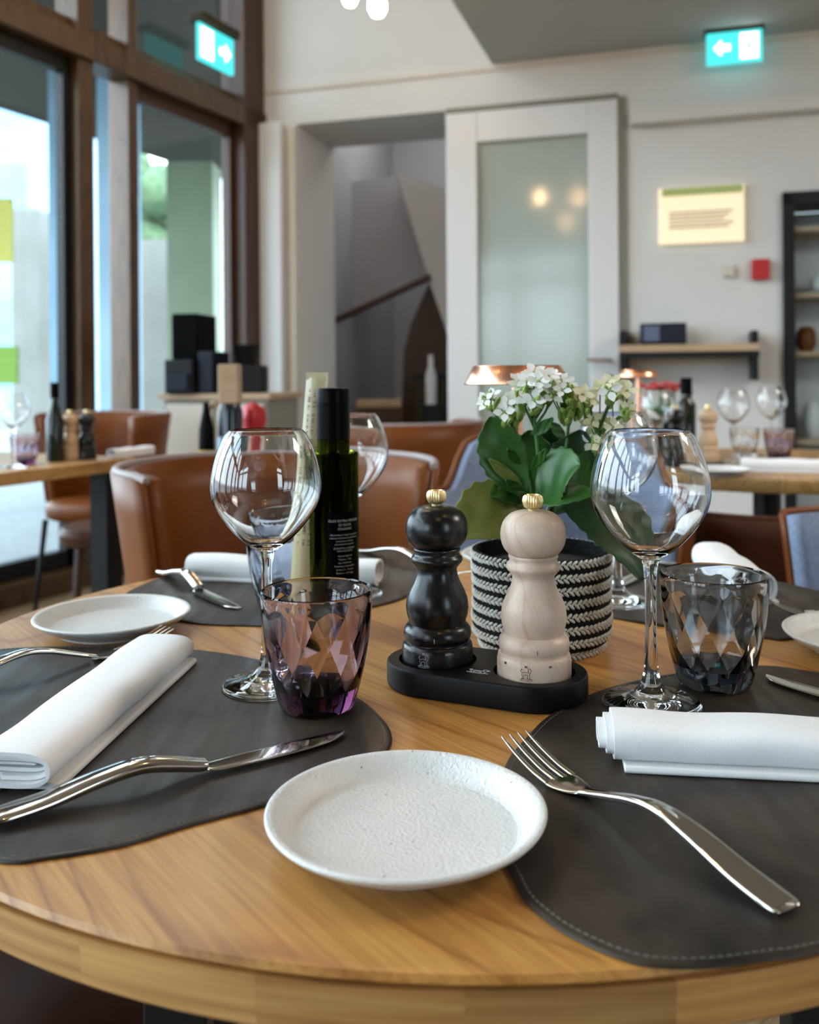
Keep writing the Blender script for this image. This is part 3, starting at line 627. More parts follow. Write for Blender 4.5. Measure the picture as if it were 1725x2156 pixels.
def tumbler(name, label, loc_, m, rz=0, group='faceted glass tumblers'):
    H, R0, R1 = .094, .0290, .0443
    def ro(z):
        t = z / H; return R0 + (R1 - R0) * (1 - (1 - min(1, t * 1.02)) ** 1.9) if t < .98 else R1
    N = 72; b = MB(); prof = [(R0 - .003, 0)] + [(ro(z), z) for z in [H * i / 18 for i in range(0, 18)]] + [(R1, H - .003), (R1 - .0004, H - .0008), (R1 - .0014, H), (R1 - .0024, H - .0010), (R1 - .0027, H - .004)]
    prof[1] = (R0 - .0004, .0015)
    b.lathe(prof, N, cap0=True)
    base = (len(prof) - 1) * N
    # faceted inside
    n = 12; rows = [.079, .056, .034, .0185]
    # transition ring: smooth inner rim ring to N verts at .083
    rings = []
    zz = .0845; rr = ro(zz) - .0024
    ring0 = len(b.v); b.v += [(rr * math.cos(2 * PI * k / N), rr * math.sin(2 * PI * k / N), zz) for k in range(N)]
    b.f += [(base + k, base + (k + 1) % N, ring0 + (k + 1) % N, ring0 + k) for k in range(N)]
    prev = None
    for i, z in enumerate(rows):
        st_ = len(b.v); o2 = .5 * (i % 2); rr = ro(z) - (.0056 if i % 2 else .0028) - (.001 if i >= 2 else 0)
        if i == len(rows) - 1: rr = ro(z) * .78
        b.v += [(rr * math.cos(2 * PI * (k + o2) / n), rr * math.sin(2 * PI * (k + o2) / n), z) for k in range(n)]
        if prev is None:
            q_ = N // n
            for k in range(n):
                for j in range(q_):
                    a0, a1 = ring0 + (k * q_ + j) % N, ring0 + (k * q_ + j + 1) % N
                    tgt = st_ + k if j < q_ / 2 else st_ + (k + 1) % n
                    b.f.append((a0, a1, tgt))
                b.f.append((ring0 + (k * q_ + q_ // 2) % N, st_ + (k + 1) % n, st_ + k))
        else:
            for k in range(n):
                if i % 2: b.f += [(prev + k, prev + (k + 1) % n, st_ + k), (prev + (k + 1) % n, st_ + (k + 1) % n, st_ + k)]
                else: b.f += [(prev + k, prev + (k + 1) % n, st_ + (k + 1) % n), (prev + k, st_ + (k + 1) % n, st_ + k)]
        prev = st_
    c = len(b.v); b.v.append((0, 0, .0165)); b.f += [(prev + k, prev + (k + 1) % n, c) for k in range(n)]
    o = b.build(name, m, smooth=True, angle=14); o.location = loc_; o.rotation_euler = (0, 0, rz)
    return tag(o, label, 'tumbler', group)
tumbler('faceted_tumbler', 'purple faceted tumbler on the left placemat', (-.0752, .7367, TZ + MT), M['purple'], .1)
tumbler('faceted_tumbler', 'smoky grey faceted tumbler on the right placemat', (.2549, .7833, TZ + MT), M['grey'], .35)
tumbler('faceted_tumbler', 'blue faceted tumbler at the back left behind the wine glass', (-.1425, 1.052, TZ + MT), M['blue'], .2)

# ---------------------------------------------------------------- napkins (rolled, layered linen)
def napkin(label, a, c, W, H, turns=2.6, z=TZ + MT, steps=3, spiral_open=.0, group='rolled white napkins', flare=1.0):
    a, c = Vector((a[0], a[1], 0)), Vector((c[0], c[1], 0)); L = (c - a).length
    t = thing('napkin', label, 'napkin', (a.x, a.y, z), math.atan2((c - a).y, (c - a).x), group)
    th = .0026; n = int(54 * turns)
    def sec(scale=1.0, ph=0.0):
        out, inn = [], []
        for i in range(n + 1):
            f = i / n; ang = 2 * PI * turns * f + ph
            shr = f * turns * (th * 1.25)
            hw, hh = W / 2 - shr, H / 2 - shr
            hh = max(hh, .0012); e_ = .62
            cx_, sx_ = math.cos(ang), math.sin(ang)
            y = hw * math.copysign(abs(cx_) ** e_, cx_); zz = hh * math.copysign(abs(sx_) ** .85, sx_)
            out.append((y * scale, H / 2 + zz)); 
            hw2, hh2 = max(hw - th, .001), max(hh - th, .0006)
            y = hw2 * math.copysign(abs(cx_) ** e_, cx_); zz = hh2 * math.copysign(abs(sx_) ** .85, sx_)
            inn.append((y * scale, H / 2 + zz))
        return out + inn[::-1]
    rings = []; K_ = 22
    for i in range(K_ + 1):
        x = L * i / K_; wob = 1 + .012 * math.sin(i * 1.1)
        s_ = sec(wob, -PI * .47)
        m_ = len(s_) // 2
        ring = []
        for j, (y, zz) in enumerate(s_):
            # layers staggered a little at both ends
            f = (j if j < m_ else len(s_) - 1 - j) / m_
            lay = min(2, int(f * turns))
            xx = x + (steps * .0016 * lay * (1 if i == 0 else (-1 if i == K_ else 0)))
            zz2 = max(.0002, zz * (1 + .03 * math.sin(i * .7 + 1)))
            ring.append((xx, y, zz2))
        rings.append(ring)
    b = MB(); b.loft(rings, cap=False)
    # end caps as quad strips between outer and inner spiral
    m_ = len(rings[0]) // 2; tot = len(rings[0])
    for base, rev in ((0, False), (K_ * tot, True)):
        for j in range(m_ - 1):
            q_ = (base + j, base + j + 1, base + tot - 2 - j, base + tot - 1 - j); b.f.append(q_ if rev else q_[::-1])
    b.build('cloth_roll', M['cloth'], t, angle=50)
    # underlying loose flap
    f = MB(); 
    rr = []
    for x in (.006, L * .5, L - .004): rr.append([(x, -W * .52, .0003), (x, W * .50, .0003), (x, W * .50, .0042), (x, -W * .50, .0050), (x, -W * .53, .0030)])
    f.loft(rr); f.build('folded_edge', M['cloth'], t, bevel=.001)
    return t
napkin('rolled white napkin lying across the fork on the left placemat', (-.2570, .588), (-.2290, .860), .062, .027, 3.6)
napkin('rolled white napkin at the right front, below the grey tumbler', (.137, .638), (.362, .607), .054, .030, 3.2, steps=-3)
napkin('rolled white napkin at the back left, behind the wine glass', (-.040, 1.165), (-.288, 1.222), .045, .032, 2.4)
napkin('rolled white napkin at the back right, behind the grey tumbler', (.388, 1.045), (.402, 1.245), .052, .038, 2.4)

# ---------------------------------------------------------------- cutlery
def sect(w_, t_, n=14, e_=.7):
    out = []
    for k in range(n):
        a = 2 * PI * k / n; cx_, sx_ = math.cos(a), math.sin(a)
        out.append((w_ * math.copysign(abs(cx_) ** e_, cx_), t_ * math.copysign(abs(sx_) ** e_, sx_)))
    return out
def sweep(b, st_):
    # st_: (x, z, halfwidth, halfthick[, yoffset]) dense interpolation along local x
    pts = crom([(q_[0], q_[1], 0) for q_ in st_], 6, closed=False); ww = crom([(q_[2], q_[3], q_[4] if len(q_) > 4 else 0) for q_ in st_], 6, closed=False)
    rings = []
    for i, (p, w_) in enumerate(zip(pts, ww)):
        d = (pts[min(i + 1, len(pts) - 1)] - pts[max(i - 1, 0)]).normalized(); nx, nz = -d.y, d.x
        rings.append([(p.x + v * nx, u + w_.z, p.y + v * nz) for u, v in sect(max(w_.x, .0002), max(w_.y, .0002))])
    b.loft(rings); return b
HND = [(0, .0035, .0075, .0014), (.004, .0030, .0100, .0022), (.03, .0065, .0098, .0024), (.06, .0125, .0082, .0026), (.085, .0150, .0062, .0028), (.105, .0130, .0048, .0026), (.125, .0085, .0042, .0024)]
def fork(label, a, c, group='steel forks', z=TZ + MT, roll=0, lift=1.0):
    """a = handle end, c = tine tips"""
    a, c = Vector((a[0], a[1], 0)), Vector((c[0], c[1], 0)); L = (c - a).length; k = L / .225
    t = thing('dinner_fork', label, 'fork', (a.x, a.y, z), math.atan2((c - a).y, (c - a).x), group); t.rotation_euler[0] = roll
    h = HND + [(.140, .0050, .0044, .0020), (.150, .0032, .0062, .0015)]
    h = [(x * k, zz * lift, w_, t_) for x, zz, w_, t_ in h]
    sweep(MB(), h).build('handle', M['steel'], t, angle=60)
    b = MB(); sweep(b, [(.149 * k, .0034, .0060, .0014), (.158 * k, .0022, .0100, .0011), (.168 * k, .0018, .0125, .0010), (.176 * k, .0022, .0128, .0009)])
    for j in range(4):
        y = -.0108 + .0072 * j
        sweep(b, [(.174 * k, .0022, .0020, .0009, y), (.188 * k, .0040, .0018, .0010, y), (.205 * k, .0082, .0014, .0009, y * .98), (.218 * k, .0126, .0011, .0008, y * .96), (.225 * k, .0152, .0004, .0004, y * .95)])
    b.build('tines', M['steel'], t, angle=60); return t
def knife(label, a, c, group='steel table knives', z=TZ + MT, lift=1.0, side=1):
    a, c = Vector((a[0], a[1], 0)), Vector((c[0], c[1], 0)); L = (c - a).length; k = L / .235
    t = thing('table_knife', label, 'knife', (a.x, a.y, z), math.atan2((c - a).y, (c - a).x), group)
    h = [(0, .0040, .0080, .0020), (.004, .0040, .0105, .0030), (.03, .0060, .0102, .0036), (.06, .0105, .0085, .0042), (.085, .0125, .0075, .0046), (.105, .0095, .0072, .0044), (.122, .0058, .0070, .0038), (.128, .0050, .0062, .0032)]
    sweep(MB(), [(x * k, zz * lift, w_, t_) for x, zz, w_, t_ in h]).build('handle', M['steel'], t, angle=60)
    b = MB(); st_ = [(.126, .0046, .0042, .0011, 0), (.132, .0042, .0078, .0010, -.0016 * side), (.150, .0036, .0095, .0008, -.001 * side), (.185, .0030, .0098, .0007, 0), (.215, .0026, .0078, .0006, .0018 * side), (.230, .0024, .0040, .0005, .0052 * side), (.235, .0024, .0008, .0004, .0078 * side)]
    sweep(b, [(q_[0] * k,) + q_[1:] for q_ in st_]).build('blade', M['steel'], t, angle=60); return t
e1 = T(1660, 1936); fork('large steel fork leaning beside the front plate on the right placemat', e1[:2], T(1082, 1555, .014)[:2], lift=1.15)
t1, t0 = T(735, 1560), T(0, 1742)
dr = (Vector(t1[:2]) - Vector(t0[:2])).normalized(); knife('steel knife lying in front on the left placemat', Vector(t1[:2]) - dr * .238, t1[:2], side=1, lift=1.2)
t1 = Vector(T(354, 1332, .012)[:2]); dr = Vector((.118, .128)).normalized(); fork('steel fork at the left edge, tucked under the white napkin', t1 - dr * .235, t1, lift=1.5)
knife('steel knife at the back left beside the blue tumbler', T(342, 1214)[:2], T(496, 1291)[:2], lift=1.4)
t1 = Vector(T(1603, 1436)[:2]); knife('steel knife with its blade tip beside the grey tumbler, cut by the right edge', t1 + Vector((.6, -.80)).normalized() * .23, t1, side=-1)
fork('steel fork at the back centre, behind the black mill', Vector(T(764, 1166)[:2]), Vector((.075, 1.17)), lift=1.3)
fork('steel fork with tines touching the right-hand plate', (.53, .985), (.388, 1.012), lift=.6)
knife('steel knife at the back right beside the rear wine glass', (.352, 1.262), (.245, 1.135), lift=1.2)

# ---------------------------------------------------------------- salt and pepper mills on tray
ta, tb_ = Vector((.0223, .800)), Vector((.1007, .765)); tc_ = (ta + tb_) / 2; rz = math.atan2((tb_ - ta).y, (tb_ - ta).x); hl = (tb_ - ta).length / 2
tray = thing('mill_tray', 'black tray holding the black and the pale wooden mills', 'tray', (tc_.x, tc_.y, TZ + .0002), rz)
def stadium(r, z, n=28):
    out = []
    for k in range(n + 1): a = -PI / 2 + PI * k / n; out.append((hl + r * math.cos(a), r * math.sin(a), z))
    for k in range(n + 1): a = PI / 2 + PI * k / n; out.append((-hl + r * math.cos(a), r * math.sin(a), z))
    return out
b = MB(); b.loft([stadium(.0415, 0), stadium(.0432, .0015), stadium(.0438, .004), stadium(.0438, .0185), stadium(.0434, .0202), stadium(.0424, .0210)], cap=False)
n_ = 58; base_ = len(b.v) - n_
b.f.append(tuple(range(n_ - 1, -1, -1)))
# top surface with two round recesses, built from strips
HR = .0335; ND = 56
def hole(cx_):
    s_ = len(b.v); b.v += [(cx_ + HR * math.cos(2 * PI * k / ND), HR * math.sin(2 * PI * k / ND), .0210) for k in range(ND)]
    s2 = len(b.v); b.v += [(cx_ + HR * math.cos(2 * PI * k / ND), HR * math.sin(2 * PI * k / ND), .0100) for k in range(ND)]
    b.f.extend([(s_ + k, s_ + (k + 1) % ND, s2 + (k + 1) % ND, s2 + k) for k in range(ND)]); b.f.append(tuple(s2 + k for k in range(ND)))
    return s_
hA, hB = hole(-hl), hole(hl)
# right end: outer indices 0..28 match angle -90..90 ; hole angles -90..90
for k in range(28):
    i0 = hB + (ND * 3 // 4 + k) % ND; i1 = hB + (ND * 3 // 4 + k + 1) % ND; b.f.append((base_ + k, base_ + k + 1, i1, i0))
    j0 = hA + (ND // 4 + k) % ND; j1 = hA + (ND // 4 + k + 1) % ND; b.f.append((base_ + 29 + k, base_ + 30 + k, j1, j0))
# middle: fill between inner halves
q3 = ND * 3 // 4; q1 = ND // 4
for k in range(28):   # hole B left half: angle 90..270 ; hole A right half: angle 90..-90
    b.f.append((hB + (q1 + k) % ND, hB + (q1 + k + 1) % ND, hA + (q1 - k - 1) % ND, hA + (q1 - k) % ND))
b.f.append((base_ + 28, base_ + 29, hA + q1, hB + q1)); b.f.append((base_ + 57, base_ + 0, hB + q3, hA + q3))
b.build('tray_body', M['tray'], tray, angle=35)
LION = [[(-.36, .10), (-.10, .16), (.12, .12), (.20, .24)], [(-.24, -.14), (0, -.08), (.14, -.14)], [(-.36, .10), (-.42, -.10), (-.36, -.26), (-.40, -.45), (-.30, -.45)], [(-.24, -.14), (-.22, -.28), (-.26, -.45), (-.16, -.45)], [(.14, -.14), (.12, -.30), (.12, -.45), (.22, -.45)], [(.34, .04), (.30, -.16), (.34, -.30), (.32, -.45), (.42, -.45)], [(.20, .24), (.16, .40), (.28, .52), (.42, .48), (.50, .36), (.48, .24), (.40, .20), (.42, .10), (.34, .04)], [(.22, .30), (.20, .14), (.26, .02)], [(.36, .36), (.40, .37)], [(-.36, .10), (-.52, .18), (-.50, .34), (-.38, .36), (-.46, .46)], [(-.55, -.50), (.55, -.50)]]
def lion(b, S, mapf, r=.00022):
    for ln in LION:
        pts = crom([(x * S, y * S, 0) for x, y in ln], 4, closed=False) if len(ln) > 2 else [Vector((x * S, y * S, 0)) for x, y in ln]
        b.tube([mapf(p.x, p.y) for p in pts], r, 5)
b = MB(); lion(b, .0105, lambda x, y: Vector((x * 1.6 + .002, y * .8 - .020, .0212)), .00028)
v_, f_ = txt('PEUGEOT', .0030); b.add([(x + .002, y - .0268, .0213) for x, y, z in v_], f_)
b.build('printed_emblem', M['ink'], tray, smooth=False)
MP = [(.0285, 0), (.0300, .0008), (.0304, .004), (.0304, .0215), (.0296, .0258), (.0275, .0275), (.0272, .0285), (.0284, .0305), (.0292, .0345), (.0284, .0390), (.0258, .0425), (.0242, .0435), (.0245, .0450), (.0262, .0510), (.0270, .0575), (.0262, .0650), (.0235, .0725), (.0202, .0790), (.0180, .0850), (.0172, .0895), (.0176, .0925), (.0192, .0940), (.0194, .0950), (.0212, .0965), (.0224, .0990), (.0218, .1015), (.0202, .1028), (.0196, .1040), (.0196, .1062), (.0203, .1075), (.0203, .1090), (.0196, .1096), (.0190, .1098)]
MPH = [(.0196, .1100), (.0212, .1112), (.0238, .1145), (.0258, .1190), (.0268, .1245), (.0266, .1300), (.0252, .1355), (.0224, .1402), (.0180, .1440), (.0120, .1462), (.0050, .1468)]
def mill(name, label, loc_, m, ink, rz=0, txtang=None, group='peppermill pair'):
    t = thing(name, label, 'mill', loc_, rz); t.scale = (1, 1, .972)
    lo = [(.0285, 0), (.0300, .0008), (.0304, .004), (.0304, .0215), (.0296, .0258), (.0276, .0275)]
    MB().lathe(lo, 64, cap0=True, cap1=True).build('base', m, t, angle=50)
    MB().lathe(MP[5:], 64, cap0=True, cap1=True).build('body', m, t, angle=50)
    MB().lathe(smooth_prof(MPH, 2), 64, cap0=True, cap1=True).build('head', m, t, angle=50)
    kn = [(.0040, .1465), (.0042, .1480), (.0066, .1492), (.0080, .1520), (.0083, .1550), (.0078, .1580), (.0066, .1598), (.0056, .1600), (.0050, .1590), (.0002, .1588)]
    MB().lathe(kn, 144, cap0=True, cap1=True, rfun=lambda r, z, a: r * (1 + (.045 * math.cos(24 * a) if .149 < z < .1590 else 0))).build('knob', M['gold'], t)
    if txtang is not None:
        def cyl(x, y, R=.0306):
            a = txtang + x / R; return Vector((R * math.sin(a), -R * math.cos(a), y))
        b = MB(); lion(b, .0086, lambda x, y: cyl(x, y + .0176), .00018)
        v_, f_ = txt('PEUGEOT', .0024); b.add([cyl(x, y + .0113) for x, y, z in v_], f_)
        for ox in (0, .0195, -.0195):
            for j in range(3): b.tube([cyl(ox + (j - 1) * .0009, .0222, .0305), cyl(ox + (j - 1) * .0009, .0240, .0303)], .00025, 4)
        R2 = .0294; a = txtang + .30; b.tube([Vector((R2 * math.sin(a), -R2 * math.cos(a), .0325)), Vector((R2 * math.sin(a), -R2 * math.cos(a), .0362))], .0003, 4)
        b.build('printed_emblem', ink, t, smooth=False)
    return t
mill('black_mill', 'black lacquered mill with brass knob on the tray', (ta.x, ta.y, TZ + .0104), M['black_lacquer'], M['grey_ink'], 0, -.42)
mill('wooden_mill', 'pale beech mill with brass knob on the tray', (tb_.x, tb_.y, TZ + .0104), M['beech'], M['brown_ink'], 0, -.34)

# ---------------------------------------------------------------- olive oil bottle
bo = thing('oil_bottle', 'dark green olive oil bottle with black cap and printed black label', 'bottle', (-.0782, .948, TZ + .0003))
out = [(.0235, 0), (.0248, .0012), (.0250, .004), (.0250, .172), (.0246, .178), (.0222, .1825), (.0178, .1848), (.0166, .1870), (.0164, .2030)]
inn = [(.0142, .2030), (.0144, .187), (.0160, .1835), (.0212, .1800), (.0226, .174), (.0228, .010), (.020, .006), (.0002, .0055)]
MB().lathe(smooth_prof(out, 3) + smooth_prof(inn, 3), 64, cap0=True, cap1=True).build('glass', M['olive'], bo, angle=60)
MB().lathe([(.0002, .0057), (.020, .0062), (.0226, .0102), (.0226, .120), (.0002, .120)], 48).build('oil', M['oil'], bo, angle=60)
MB().lathe([(.0166, .2005), (.0171, .2010), (.0171, .2345), (.0166, .2350), (.0166, .2362), (.0171, .2366), (.0171, .2500), (.0163, .2520), (.0002, .2522)], 56, cap0=True).build('cap', M['cap'], bo, angle=40)
LC = .53; RL = .02525
def cyl(x, y, R=RL):
    a = LC + x / R; return Vector((R * math.sin(a), -R * math.cos(a), y))
b = MB(); cols = 24; v_ = []; W2 = .0190
for i in range(cols + 1):
    for z in (.0165, .018, .127, .1285):
        x = -W2 + 2 * W2 * i / cols
        if z in (.0165, .1285): x *= .97
        v_.append(cyl(x, z))
b.add(v_, [(i * 4 + j, (i + 1) * 4 + j, (i + 1) * 4 + j + 1, i * 4 + j + 1) for i in range(cols) for j in range(3)])
lb = b.build('label', M['label'], bo)
b = MB()
def put(s, size, y, x=0, al='CENTER'):
    v_, f_ = txt(s, size, al); b.add([cyl(px_ + x, py_ + y, RL + .00015) for px_, py_, z in v_], f_)
put('OLIO EXTRA VERGINE', .00345, .1190); put('DI OLIVA', .0034, .1150); put('ITALIANO', .0034, .1110)
for i, s in enumerate(['Olio di oliva di categoria superiore', 'ottenuto direttamente dalle olive e', 'unicamente mediante', 'procedimenti meccanici']): put(s, .00225, .1055 - i * .0031)
put('ESTRATTO A FREDDO', .0024, .0920); put('NON FILTRATO', .0024, .0893)
for i, s in enumerate(['Azienda Agricola', 'Massimo - Italia', 'Loc. Valdichiana', 'Prodotto e imbottigliato', 'di lotto 21 - Toscana', 'Massimo - via Poggio']): put(s, .0023, .0845 - i * .0034)
put('VALORI NUTRIZIONALI', .0019, .0600)
for z in (.0585, .0545, .0515, .0485, .0455, .0425, .0395, .0365):
    b.tube([cyl(-.0155 + .031 * k / 8, z, RL + .00015) for k in range(9)], .00012, 4)
for x in (-.0155, .0155): b.tube([cyl(x, .0585, RL + .0002), cyl(x, .0365, RL + .0002)], .00012, 4)
for i, s in enumerate(['Energia 3389 kJ', 'Grassi 91,6 g', 'di cui saturi 14 g', 'Carboidrati 0 g', 'Proteine 0 g', 'Sale 0 g']): put(s, .0020, .0522 - i * .003, -.0148, 'LEFT')
put('Campagna di raccolta', .0031, .0315); put('2024-2025', .0031, .0275)
b.build('label_print', M['grey_ink'], lb, smooth=False)
# ---------------------------------------------------------------- breadstick packet
pa, pb = P(622, 1300, .998), P(658, 791, .998)
pk = thing('breadstick_packet', 'tall slim pale packet with dark print leaning behind the oil bottle', 'packet', (-.1225, 1.0, TZ + .0003))
lean = .088
b = MB(); rr = []
for i in range(15):
    f = i / 14; z = .005 + .258 * f; w_ = .0118 * (1 - .04 * math.sin(PI * f)); d_ = .0055 * math.sin(PI * min(max(f, .03), .97)) ** .4
    cx_ = lean * z; wr = .0006 * math.sin(i * 2.3)
    rr.append([(cx_ - w_, wr, z), (cx_ - w_ * .4, -d_, z), (cx_ + w_ * .4, -d_, z), (cx_ + w_, wr, z), (cx_ + w_ * .4, d_, z), (cx_ - w_ * .4, d_, z)])
b.loft(rr); b.build('wrapper', M['packet'], pk, angle=60)
MB().box(-.0125, .0125, -.0008, .0008, .0, .007).build('bottom_seal', M['packet'], pk, smooth=False)
MB().box(-.0118 + lean * .262, .0118 + lean * .262, -.0008, .0008, .261, .2685).build('top_seal', M['packet'], pk, smooth=False)
b = MB()
for i in range(150):
    z = .250 - i * .00112
    if i % 24 > 19: continue
    for c_ in (-.0062, -.0005, .0052):
        if random.random() < .62:
            wq = random.uniform(.0006, .0017); x_ = lean * z + c_
            b.box(x_ - wq, x_ + wq, -.0061 + .0004 * abs(c_) / .006, -.0054, z, z + .0006)
b.build('print', M['brown_ink'], pk, smooth=False)

# ---------------------------------------------------------------- copper table lamp
def table_lamp(loc_, label):
    t = thing('table_lamp', label, 'lamp', loc_, 0, 'small copper table lamps')
    MB().lathe([(.042, 0), (.044, .002), (.044, .008), (.041, .011), (.010, .013), (.0065, .020)], 48, cap0=True, cap1=True).build('base', M['copper'], t)
    MB().lathe([(.0062, .013), (.0062, .250)], 24, cap0=True, cap1=True).build('pole', M['copper'], t)
    MB().lathe([(.0598, .2535), (.0600, .2545), (.0498, .2735), (.0490, .2742), (.0002, .2744)], 72, cap1=True).build('lamp_shade', M['copper'], t, solid=.0012)
    MB().lathe([(.030, .2600), (.030, .2660)], 40, cap0=True, cap1=True).build('diffuser', M['frame_white'], t)
    return t
lamp = table_lamp((.1225, 1.060, TZ + .0002), 'copper table lamp standing behind the white flowers')
dup(lamp, (.690, 2.80, TZ + .0002), 0, 'small copper table lamp on the far right table')

# ---------------------------------------------------------------- potted kalanchoe
PC = Vector((.128, .915)); pl = thing('potted_kalanchoe', 'white flowering kalanchoe in a black and white woven pot', 'plant', (PC.x, PC.y, TZ + .0002))
BH = .0122
def rp_(z): 
    t = z / .093; return .0672 - .009 * max(0, 1 - t * 4) ** 2 + .0006 * math.sin(z * 90)
prof = []
for i in range(94):
    z = .001 * i; ph = (z % BH) / BH; bulge = .0016 * math.sqrt(max(0, 1 - ((ph - .80) / .22) ** 2)) if .58 < ph or ph < .02 else 0
    prof.append((rp_(z) - .0012 + bulge, z))
b = MB(); b.lathe([(.04, 0)] + prof + [(.0635, .0935), (.062, .090), (.061, .078)], 96, cap0=True); pot = b.build('woven_pot', M['rope_black'], pl)
b = MB()
def blob(c, a, bb, n_, la, lb_, ln, k=6):
    v = []; rows = 4
    for i in range(rows + 1):
        t = PI * i / rows
        for j in range(k):
            p_ = 2 * PI * j / k; v.append(c + a * (la * math.cos(t)) + bb * (lb_ * math.sin(t) * math.cos(p_)) + n_ * (ln * math.sin(t) * math.sin(p_)))
    b.add(v, [(i * k + j, i * k + (j + 1) % k, (i + 1) * k + (j + 1) % k, (i + 1) * k + j) for i in range(rows) for j in range(k)])
for r_i in range(8):
    zc_ = BH * r_i + .0040
    if zc_ > .0925: break
    NB = 76; R_ = rp_(zc_) - .0002
    for k in range(NB):
        for sgn, dz_ in ((1, .00190), (-1, -.00190)):
            a = 2 * PI * (k + (.5 if sgn < 0 else 0)) / NB; er = Vector((math.cos(a), math.sin(a), 0)); et = Vector((-math.sin(a), math.cos(a), 0)); ez = Vector((0, 0, 1))
            jit = random.uniform(-.12, .12)
            d_ = (et * math.cos(.62 + jit) + ez * sgn * math.sin(.62 + jit)); pp = (ez * math.cos(.62) - et * sgn * math.sin(.62))
            blob(er * (R_ + .0004) + ez * (zc_ + dz_ + random.uniform(-.0003, .0003)), d_, pp, er, .0036, .00155, .0018, 5)
b.build('white_braid', M['rope_white'], pot)
MB().lathe([(.062, .078), (.03, .082), (.0005, .080)], 32, cap1=True).build('soil', M['soil'], pl)
PO = Vector((PC.x, PC.y, TZ))
def LP(px, py, dy=0.0): return P(px, py, PC.y + dy) - PO
def leaf(base, tip, width, m, bend=(0, 0, .02), up=(0, -1, .3), fold=.15, scal=True, tw=0):
    base, tip = Vector(base), Vector(tip); ctl = (base + tip) / 2 + Vector(bend); N_ = 24; J = 4; v = []; up = Vector(up)
    for i in range(N_ + 1):
        t = i / N_; p = base * (1 - t) ** 2 + ctl * 2 * t * (1 - t) + tip * t * t; d = ((ctl - base) * (1 - t) + (tip - ctl) * t).normalized()
        s_ = d.cross(up).normalized(); n_ = s_.cross(d).normalized()
        wf = (math.sin(PI * min(1, t * .93 + .05) ** 1.15)) ** .8 if t < 1 else .15
        wf *= (1 if t > .15 else .35 + t * 4.3)
        for j in range(-J, J + 1):
            f = j / J; ww = width * wf * f
            if scal and abs(j) == J: ww *= 1 + .10 * math.cos(i * PI * .62) * min(1, t * 3)
            v.append(p + s_ * ww + n_ * (abs(f) ** 1.5 * width * fold + .0006 * math.sin(i * .55 + j * 1.3)))
    c = 2 * J + 1
    o = MB().add(v, [(i * c + j, i * c + j + 1, (i + 1) * c + j + 1, (i + 1) * c + j) for i in range(N_) for j in range(c - 1)]).build('leaf', m, pl, solid=.0012, sub=1)
    return o
Lf, Ll, Lk = M['leaf'], M['leaf_light'], M['leaf_dark']
leaf(LP(1108, 1072), LP(964, 1132, -.045), .031, Ll, (0, -.005, .026), (.1, -.88, .45), .10)          # broad yellowish leaf at the left
leaf(LP(1105, 1058), LP(1033, 1046, -.02), .014, Lf, (0, 0, .012), (0, -.8, .6))
leaf(LP(1108, 1045, -.005), LP(1036, 876, -.015), .024, Lf, (-.012, 0, .0), (0, -1, .15), .2)             # tall leaf upper left
leaf(LP(1118, 1050, .01), LP(1118, 905, .01), .026, Lf, (0, .01, 0), (0, -1, .1), .1)
leaf(LP(1140, 1050, .02), LP(1165, 900, .02), .026, Lk, (0, .01, 0), (0, -1, .1), .1)
leaf(LP(1150, 1045, .01), LP(1225, 905, .0), .024, Lk, (.01, 0, 0), (0, -1, .2), .2)
leaf(LP(1138, 1052, -.02), LP(1222, 982, -.055), .027, Lf, (-.004, 0, .016), (-.3, -.75, .6), .1)          # bright leaf in the centre
leaf(LP(1120, 1062, -.02), LP(1250, 1042, -.06), .017, Lf, (0, -.01, .008), (0, -.55, .8), .1)
leaf(LP(1170, 1060, .0), LP(1352, 1222, -.05), .029, Lk, (.030, -.01, .030), (.25, -.9, .25), .1)        # long dark leaf hanging over the pot at the right
leaf(LP(1180, 1050, .0), LP(1262, 940, .0), .016, Lf, (.008, 0, 0), (0, -1, .2))
leaf(LP(1180, 1040, .0), LP(1300, 1075, .02), .022, Lk, (0, 0, .012), (0, -.7, .7))
leaf(LP(1165, 1080, -.02), LP(1175, 1130, -.045), .012, Lk, (0, -.01, .01), (.6, -.6, .3))
leaf(LP(1175, 1075, -.02), LP(1190, 1040, -.045), .010, Lf, (0, -.01, .01), (.6, -.6, .3))
leaf(LP(1110, 1040, -.01), LP(1065, 1010, -.03), .006, Lf, (0, 0, -.004), (0, -1, .3), scal=False)
leaf(LP(1100, 1020, -.01), LP(1030, 966, -.02), .006, Ll, (0, 0, -.004), (0, -1, .3), scal=False)
leaf(LP(1120, 985, -.01), LP(1150, 945, -.03), .005, Lf, (0, 0, -.003), (0, -1, .3), scal=False)
leaf(LP(1095, 975, -.01), LP(1068, 945, -.03), .005, Lf, (0, 0, -.003), (0, -1, .3), scal=False)
leaf(LP(1120, 915, -.01), LP(1165, 880, -.03), .006, Lf, (0, 0, -.003), (0, -1, .3), scal=False)
leaf(LP(1190, 920, -.01), LP(1160, 890, -.03), .006, Lf, (0, 0, -.003), (0, -1, .3), scal=False)
leaf(LP(1130, 1090, .03), LP(1040, 1090, .06), .02, Lk, (0, 0, .02), (0, -.5, .8))
leaf(LP(1160, 1090, .03), LP(1270, 1010, .06), .022, Lk, (0, 0, .02), (0, -.8, .5))
